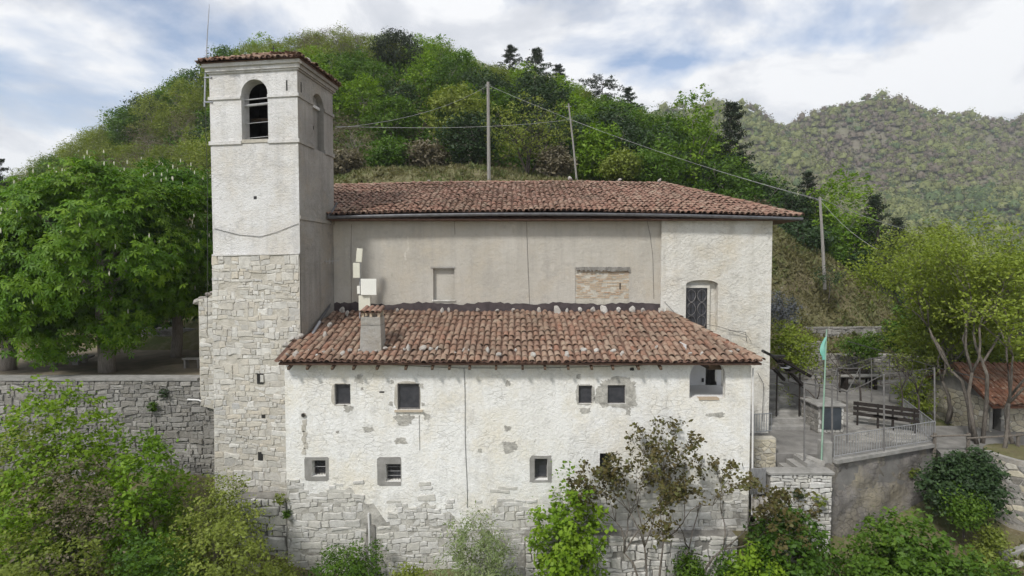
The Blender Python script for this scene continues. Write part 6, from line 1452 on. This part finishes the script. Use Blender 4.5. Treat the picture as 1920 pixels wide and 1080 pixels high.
airy('honey_locust', 'airy yellow green tree with forked bare trunks beside the hut', [(tb, (-.10, .0, 1), 3.0), (tb + Vector((.3, .1, 0)), (.06, .1, 1), 3.3), (tb + Vector((.15, .4, 0)), (-.02, .4, 1), 3.0)], .3, 'leaf_yellow', 501, nlev=5, leaf=.125, per=20, spread=.40, tipj=.30, r0=.085, shrink=.70, bark='bark', up_=.34)
tb2 = P(1880, 850, 19.4); tb2.z = -7.3
airy('honey_locust', 'leaning thin trunked yellow green tree in front of the hut door', [(tb2, (.22, .15, 1), 2.2), (tb2 + Vector((.9, .3, 0)), (.2, .4, 1), 2.4)], .3, 'leaf_yellow', 502, nlev=5, leaf=.13, per=16, spread=.5, r0=.08, bark='bark')
tb3 = P(1775, 790, 23.5); tb3.z = -7.1
airy('honey_locust', 'dense yellow green tree behind the right end of the pergola', [(tb3, (-.05, .1, 1), 1.9), (tb3 + Vector((.5, .5, 0)), (.15, .3, 1), 2.2), (tb3 + Vector((1.4, 1.2, 0)), (.1, .2, 1), 2.4)], .3, 'leaf_yellow', 503, nlev=5, leaf=.15, per=22, spread=.5, tipj=.32, r0=.09, shrink=.70, bark='bark', up_=.42)
# --- shrubs
def shrub(label, u, vtop, w_px, Y, mat_, seed, ncl=150, per=34, cr=.26, leaf=.085, vbase=None, name='shrub', fill=.6, asp=.6, group=None, bark='bark_dark', zb=None, trunk_f=.03, ry=None, **kw):
    x = X_(u, Y); zb = (h1(x, Y) if vbase is None else Z_(vbase, Y)) if zb is None else zb; ht = max(.3, (Z_(vtop, Y) - zb)*(.80 if Y < 17 and u > 1380 else .9))
    if name == 'shrub' and Y < 19: ncl = int(ncl*1.5); leaf *= 1.42; per = 35
    return tree(name, label, 'shrub', group, (x, Y, zb), ht, ht*trunk_f, w_px/2*Y/F, mat_, bark, ncl, per, cr, leaf, seed, .035 if name == 'shrub' else .004, 10 if name == 'shrub' else 1, fill, asp, **kw)
shrub('fresh green rounded shrub against the left retaining wall', 112, 736, 190, 16.6, 'leaf_bright', 601, ncl=260)
shrub('vivid green shrub in the middle of the thicket below the retaining wall', 258, 818, 170, 15.6, 'leaf_bright', 602, ncl=240)
shrub('greyish olive shrub at the left photo edge under the wall', 15, 770, 150, 15.8, 'leaf_olive', 603, ncl=200, leaf=.07)
shrub('brown twiggy thicket between the two bright green shrubs', 160, 850, 230, 15.0, 'leaf_brown', 604, ncl=260, leaf=.05, per=30, nlimb=30) if False else None
shrub('brown twiggy thicket below the first bright green shrub', 130, 850, 250, 14.9, 'leaf_brown', 605, ncl=260, leaf=.055)
shrub('dull olive shrub at the lower left corner', 40, 930, 260, 13.2, 'leaf_olive', 606, ncl=260, leaf=.06)
shrub('dark green shrub under the vivid green one', 250, 985, 230, 13.4, 'leaf_green', 607, ncl=260, leaf=.065)
shrub('olive brown scrub climbing the tower foot', 395, 880, 170, 15.9, 'leaf_olive', 608, ncl=220, leaf=.06)
shrub('yellowish olive scrub at the bottom edge left of the tower', 380, 985, 230, 13.9, 'leaf_olive', 609, ncl=260, leaf=.055)
shrub('bright green tuft of shrub low in the left corner', 25, 900, 110, 14.2, 'leaf_bright', 610, ncl=110)
shrub('green shrub beyond the left photo edge under the wall', -130, 800, 240, 16.0, 'leaf_green', 629, ncl=150)
shrub('small green shrub at the foot of the annex by the drain pipe', 640, 1020, 130, 16.3, 'leaf_green', 611, ncl=110, leaf=.06)
shrub('low weedy shrub at the rock under the tower', 500, 1040, 160, 15.6, 'leaf_olive', 612, ncl=130, leaf=.055)
shrub('pale silvery green shrub before the middle of the annex', 893, 958, 135, 15.9, 'leaf_pale', 613, ncl=210, leaf=.065, asp=.35)
shrub('leafy green shrub right of the gate wall, lower part', 1485, 930, 150, 15.9, 'leaf_green', 615, ncl=200)
shrub('round bright green shrub at the bottom right of the annex', 1425, 1010, 110, 15.2, 'leaf_bright', 616, ncl=140)
shrub('big fresh green shrub under the terrace wall', 1705, 945, 165, 15.4, 'leaf_green', 617, ncl=280)
shrub('wide green shrub at the bottom edge below the terrace wall', 1800, 985, 170, 14.4, 'leaf_green', 618, ncl=240)
shrub('dense dark evergreen hedge bush at the terrace corner', 1800, 846, 92, 17.9, 'leaf_dark', 620, ncl=190, leaf=.08, vbase=965, fill=.75)
shrub('taller bluish dark evergreen bush right of the hedge bush', 1842, 838, 84, 17.6, 'leaf_dark', 630, ncl=170, leaf=.08, vbase=972, fill=.75)
shrub('small dark bush trailing below the hedge', 1825, 905, 70, 17.2, 'leaf_green', 631, ncl=80, leaf=.06, vbase=990)
for i_, (u_, v_, w_, Y_, lab_) in enumerate(((1862, 1010, 50, 16.2, 'weed tuft on the bank before the round planter'), (1905, 1040, 46, 15.8, 'weed tuft on the bank at the lower right corner'), (1880, 975, 34, 16.8, 'weed tuft right under the kerb'), (1300, 1030, 60, 16.4, 'weed tuft before the annex footing ledge'), (760, 1050, 70, 16.3, 'low weed clump at the annex foot between the shrubs'), (1375, 1040, 44, 16.2, 'weed tuft at the annex corner stones'))):
    shrub(lab_, u_, v_, w_, Y_, ('leaf_olive', 'leaf_green')[i_ % 2], 640 + i_, ncl=40, leaf=.06)
shrub('round citrus shrub at the church corner beside the steps', 1484, 600, 78, 23.5, 'leaf_yellow', 621, ncl=170, vbase=695, leaf=.10)
shrub('blue grey lavender coloured shrub behind the church corner', 1468, 548, 50, 28.5, 'leaf_grey', 622, ncl=110, vbase=605, leaf=.08)
shrub('small green shrub pollarded on the terrace, left of the pair', 1612, 628, 62, 30.2, 'leaf_green', 623, ncl=80, vbase=700, trunk_f=.55, leaf=.10); shrub('small green shrub pollarded on the terrace, right of the pair', 1638, 622, 40, 29.4, 'leaf_green', 624, ncl=60, vbase=705, trunk_f=.5, leaf=.10)
shrub('spindly sapling at the foot of the slope pole', 1555, 490, 44, 33.2, 'leaf_dark', 625, ncl=40, per=20, vbase=558, trunk_f=.35, leaf=.09)
shrub('yellow green shrub filling the gap between slope and pergola', 1745, 560, 130, 26.0, 'leaf_yellow', 627, ncl=170, vbase=720, leaf=.13, cr=.4, fill=.8)
shrub('yellow green low foliage over the hut ridge', 1875, 590, 150, 25.6, 'leaf_yellow', 628, ncl=170, vbase=730, leaf=.13, cr=.4, fill=.8)
shrub('light green shrub at the far end of the pergola', 1725, 690, 60, 24.5, 'leaf_yellow', 626, ncl=80, vbase=790, leaf=.09)
# fig bushes before the annex: bare forked branches with large leaves at the tips
fb = P(1205, 1062, 16.5); fb.z = h1(fb.x, fb.y) - .1
airy('fig_bush', 'sparse fig bush with bronze young leaves before the annex wall', [(fb, (-.38, 0, 1), 1.7), (fb + Vector((.5, .0, 0)), (.1, .05, 1), 1.95), (fb + Vector((1.0, 0, .1)), (.35, .1, 1), 1.65), (fb + Vector((1.6, .05, .2)), (.75, .1, 1), 1.75), (fb + Vector((.1, 0, 0)), (-.05, -.1, 1), 1.9)], .2, 'leaf_fig', 701, nlev=5, leaf=.115, per=4, bark='bark', spread=.46, tipj=.07, cat='shrub', r0=.042, asp=.8, shrink=.70)
shrub('bright green leafy fig bush beside the bronze one', 1068, 905, 140, 16.2, 'leaf_bright', 702, ncl=115, leaf=.085, cr=.26, trunk_f=.10, name='shrub', fill=.8, asp=.8)
for i, (u, v, Y, lab) in enumerate(((1530, 802, 21.8, 'bare twisted vine by the stone counter'), (1612, 772, 24.3, 'bare twisted vine in the low planter'), (1690, 776, 23.8, 'gnarled vine stem behind the benches'), (1720, 790, 23.0, 'gnarled vine at the side railing corner'), (1575, 735, 28.0, 'thin vine at the rear of the terrace'))):
    q = P(u, v, Y); q.z = ZT - .05
    airy('grape_vine', lab, [(q, (.05, .1, 1), 1.15)], .2, 'leaf_olive', 720 + i, nlev=4, leaf=.08, per=2, bark='bark_dark', spread=.6, tipj=.1, cat='vine', r0=.05, shrink=.68)
# plants rooted in the walls
for i, (u, v, Y, w_, lab) in enumerate(((300, 738, 19.85, 18, 'small green weed tuft high on the retaining wall'), (277, 764, 19.85, 14, 'lower green weed tuft on the retaining wall'), (520, 936, 17.4, 24, 'dark green cushion plant where tower meets annex'), (445, 930, 18.5, 22, 'yellowish cushion plant on the tower foot'), (530, 965, 17.35, 14, 'hanging dark weed on the annex corner'),
                                  (1545, 935, 17.2, 26, 'weed tuft on the stone gate wall'), (1507, 925, 17.2, 20, 'second weed tuft lower on the stone gate wall'), (1635, 965, 18.6, 18, 'small dark weed on the terrace wall face'), (1725, 885, 19.3, 26, 'yellowish creeper on the terrace wall top'))):
    shrub(lab, u, v - w_*.45, w_, Y, ('leaf_dark', 'leaf_green', 'leaf_olive')[i % 3], 650 + i, ncl=22, per=26, cr=.06, leaf=.05, name='wall_weed', zb=Z_(v + w_*.45, Y))
# --- grass on the slopes
rg = np.random.default_rng(17)
def grass(name, label, x0, x1, y0, y1, n, hgt, keep=None):
    gx_ = rg.uniform(x0, x1, n); gy_ = rg.uniform(y0, y1, n)
    nc_ = n//45; ccx, ccy = rg.uniform(x0, x1, nc_), rg.uniform(y0, y1, nc_); hf = np.ones(n); h_ = n//2; pk_ = rg.integers(0, nc_, h_)
    gx_[:h_] = ccx[pk_] + rg.normal(size=h_)*.14; gy_[:h_] = ccy[pk_] + rg.normal(size=h_)*.14; hf[:h_] = 1.0 + .8*rg.random(nc_)[pk_]
    C = np.stack([gx_, gy_, H(gx_, gy_) + hgt*.3], 1); td = np.tile([0., 0., 1.], (len(C), 1)); td[:, :2] += rg.normal(size=(len(C), 2))*.5
    V, Fq = leaf_quads(rg, C, hf*hgt*rg.uniform(.5, 1.5, len(C)), 0.0, .22, tdir=td)
    pt = .5 + .35*np.sin(gx_*.9)*np.sin(gy_*.8 + gx_*.3) + rg.normal(size=len(C))*.18; pt[:h_] += (rg.random(nc_)[pk_] - .35)*.7
    tag(mk(name, V, Fq, 'grass_blade', tint=np.clip(pt, 0, 1)), label, 'grass', kind='stuff')
grass('grass', 'dry grass on the knoll behind the church roof', -16, 12, 31, 44, 26000, .34)
grass('grass', 'dry grass on the bare slope right of the church', 12, 29, 29.5, 37, 36000, .3)
grass('grass', 'rough grass and weeds on the bank below the church', -24, 22, 11.5, 17.2, 26000, .26)
# --- rocks on the bank
rk = random.Random(3)
for i, (u, v, Y, s) in enumerate(((470, 1000, 17.2, .42), (515, 1020, 17.1, .35), (440, 980, 17.3, .35), (555, 1045, 16.8, .3), (490, 1045, 16.8, .36), (1425, 1030, 16.6, .42), (1400, 1045, 16.4, .38), (1445, 1018, 16.9, .35), (1385, 1062, 16.0, .3), (1440, 1060, 15.7, .3), (1345, 1052, 16.4, .22), (1300, 1062, 16.3, .2),
                             (1885, 1030, 16.2, .3), (1905, 1000, 16.6, .28), (1870, 1060, 15.6, .3), (1900, 1065, 15.4, .26), (1880, 985, 16.9, .2), (1255, 1066, 16.2, .25), (1050, 1060, 16.6, .24), (1090, 1068, 16.2, .2))):
    p = P(u, v, Y); lab, g = (('pale boulder of the rock outcrop at the tower foot', 'boulders at the tower foot') if i < 5 else ('grey boulder at the lower right corner of the annex', 'boulders at the annex corner') if i < 12 or i > 16 else ('rough pale rock on the bare bank below the round planter', 'rocks on the bank below the planter'))
    rock('boulder', i, (p.x, p.y, h1(p.x, p.y) + s*.05), (s*1.0, s*.9, s*.6), rk.uniform(0, 6), lab, g, cat='rock')

# --- far wood on the mountain: one mass
rg = np.random.default_rng(23)
n = 60000; fx = rg.uniform(-20, 640, n); fy = rg.uniform(165, 500, n); uu = 960 + fx*F/fy; ok = (uu > 1230) & (uu < 2080); fx, fy = fx[ok], fy[ok]; fz = MH(fx, fy)
e = 6.0; sl = (MH(fx, fy + e) - fz)/e; view = fz/fy
ok = (sl > view - .25) & (fz > -40); fx, fy, fz, sl = fx[ok], fy[ok], fz[ok], sl[ok]
sel = rg.permutation(len(fx))[:9000]; fx, fy, fz = fx[sel], fy[sel], fz[sel]; n = len(fx)
# species by place: bare purplish woods high up, green in the low valley, pale yellow green on the spur
dd_ = fx - np.interp(fy, [150, 270, 330, 380, 440], [215, 206, 202, 190, 166])
base = np.where(dd_ < 22, .60, np.where(fz > 48, np.where(rg.random(n) < .42, .16, .58), .64)) + .17*np.sin(fx*.045 + 2)*np.sin(fy*.04 + 1) + rg.normal(size=n)*.15
base = np.where((fz < 45) & (dd_ > 30) & (rg.random(n) < .5), .93, base); base = np.where(rg.random(n) < .05, .95, base)
sr_ = np.where(rg.random(n) < .2, rg.uniform(3.4, 5.4, n), rg.uniform(1.7, 3.5, n))
bm = bmesh.new(); bmesh.ops.create_icosphere(bm, subdivisions=1, radius=1.0); bm.verts.ensure_lookup_table()
iv = np.array([v.co[:] for v in bm.verts]); itf = np.array([[v.index for v in f.verts] for f in bm.faces]); bm.free()
keepf = (iv[itf][:, :, 2].mean(1) > -.35); itf = itf[keepf]
lum = 1 + rg.normal(size=(n, len(iv)))*.10 + .16*np.sin(iv[None, :, 0]*5 + rg.uniform(0, 6, (n, 1)))*np.sin(iv[None, :, 1]*5 + rg.uniform(0, 6, (n, 1))) + .14*np.sin(iv[None, :, 2]*6 + rg.uniform(0, 6, (n, 1)))
ctr_ = np.stack([fx, fy, fz + sr_*.62], 1)
V1 = (ctr_[:, None, :] + iv[None]*(lum*sr_[:, None]*.6)[:, :, None]*np.array([1, 1, rg.uniform(.85, 1.15)])).reshape(-1, 3)
F1 = (itf[None] + (np.arange(n)*len(iv))[:, None, None]).reshape(-1, 3)
tt1 = np.clip(np.repeat(base, len(itf)), 0, 1)
per = 36; d = unit(rg.normal(size=(n*per, 3))); d[:, 2] = np.abs(d[:, 2])*1.0 - .15
C = np.repeat(ctr_, per, 0) + d*np.repeat(sr_, per)[:, None]*rg.uniform(.66, 1.12, (n*per, 1))*np.repeat(1 + .18*np.sin(np.arange(n)), per)[:, None]
V2, F2 = leaf_quads(rg, C, rg.uniform(.20, .44, len(C))*np.repeat(sr_, per)*.9, .45, .65, d, .8)
tt2 = np.clip(np.repeat(base, per) + rg.normal(size=len(C))*.07, 0, 1)
ff = tag(mk('far_forest', V2, F2, 'leaf_forest', tint=tt2), 'spring wood of bare and budding trees covering the far mountain', 'forest', kind='stuff')
tag(mk('crowns', V1, F1, 'leaf_forest', ff, smooth=True, tint=tt1), kind='stuff')
# ------------------------------------------------------------------ the air: a closed box of thin haze round everything
hb = MB(); hb.box((-1350, -550, -100), (1350, 1350, 230))
hm = bpy.data.materials.new('haze'); hm.use_nodes = True; t = hm.node_tree; t.nodes.clear()
pv = N(t, 'ShaderNodeVolumePrincipled', i_Density=0.00038); pv.inputs['Density Attribute'].default_value = ''; pv.inputs['Color Attribute'].default_value = ''; pv.inputs['Temperature Attribute'].default_value = ''; pv.inputs['Color'].default_value = (0.90, 0.94, 1.0, 1); pv.inputs['Anisotropy'].default_value = 0.1
ho = N(t, 'ShaderNodeOutputMaterial'); t.links.new(pv.outputs[0], ho.inputs['Volume']); MAT['haze'] = hm; hm.cycles.homogeneous_volume = True
tag(hb.build('haze', 'haze'), 'thin spring haze in the air', 'haze', kind='stuff')
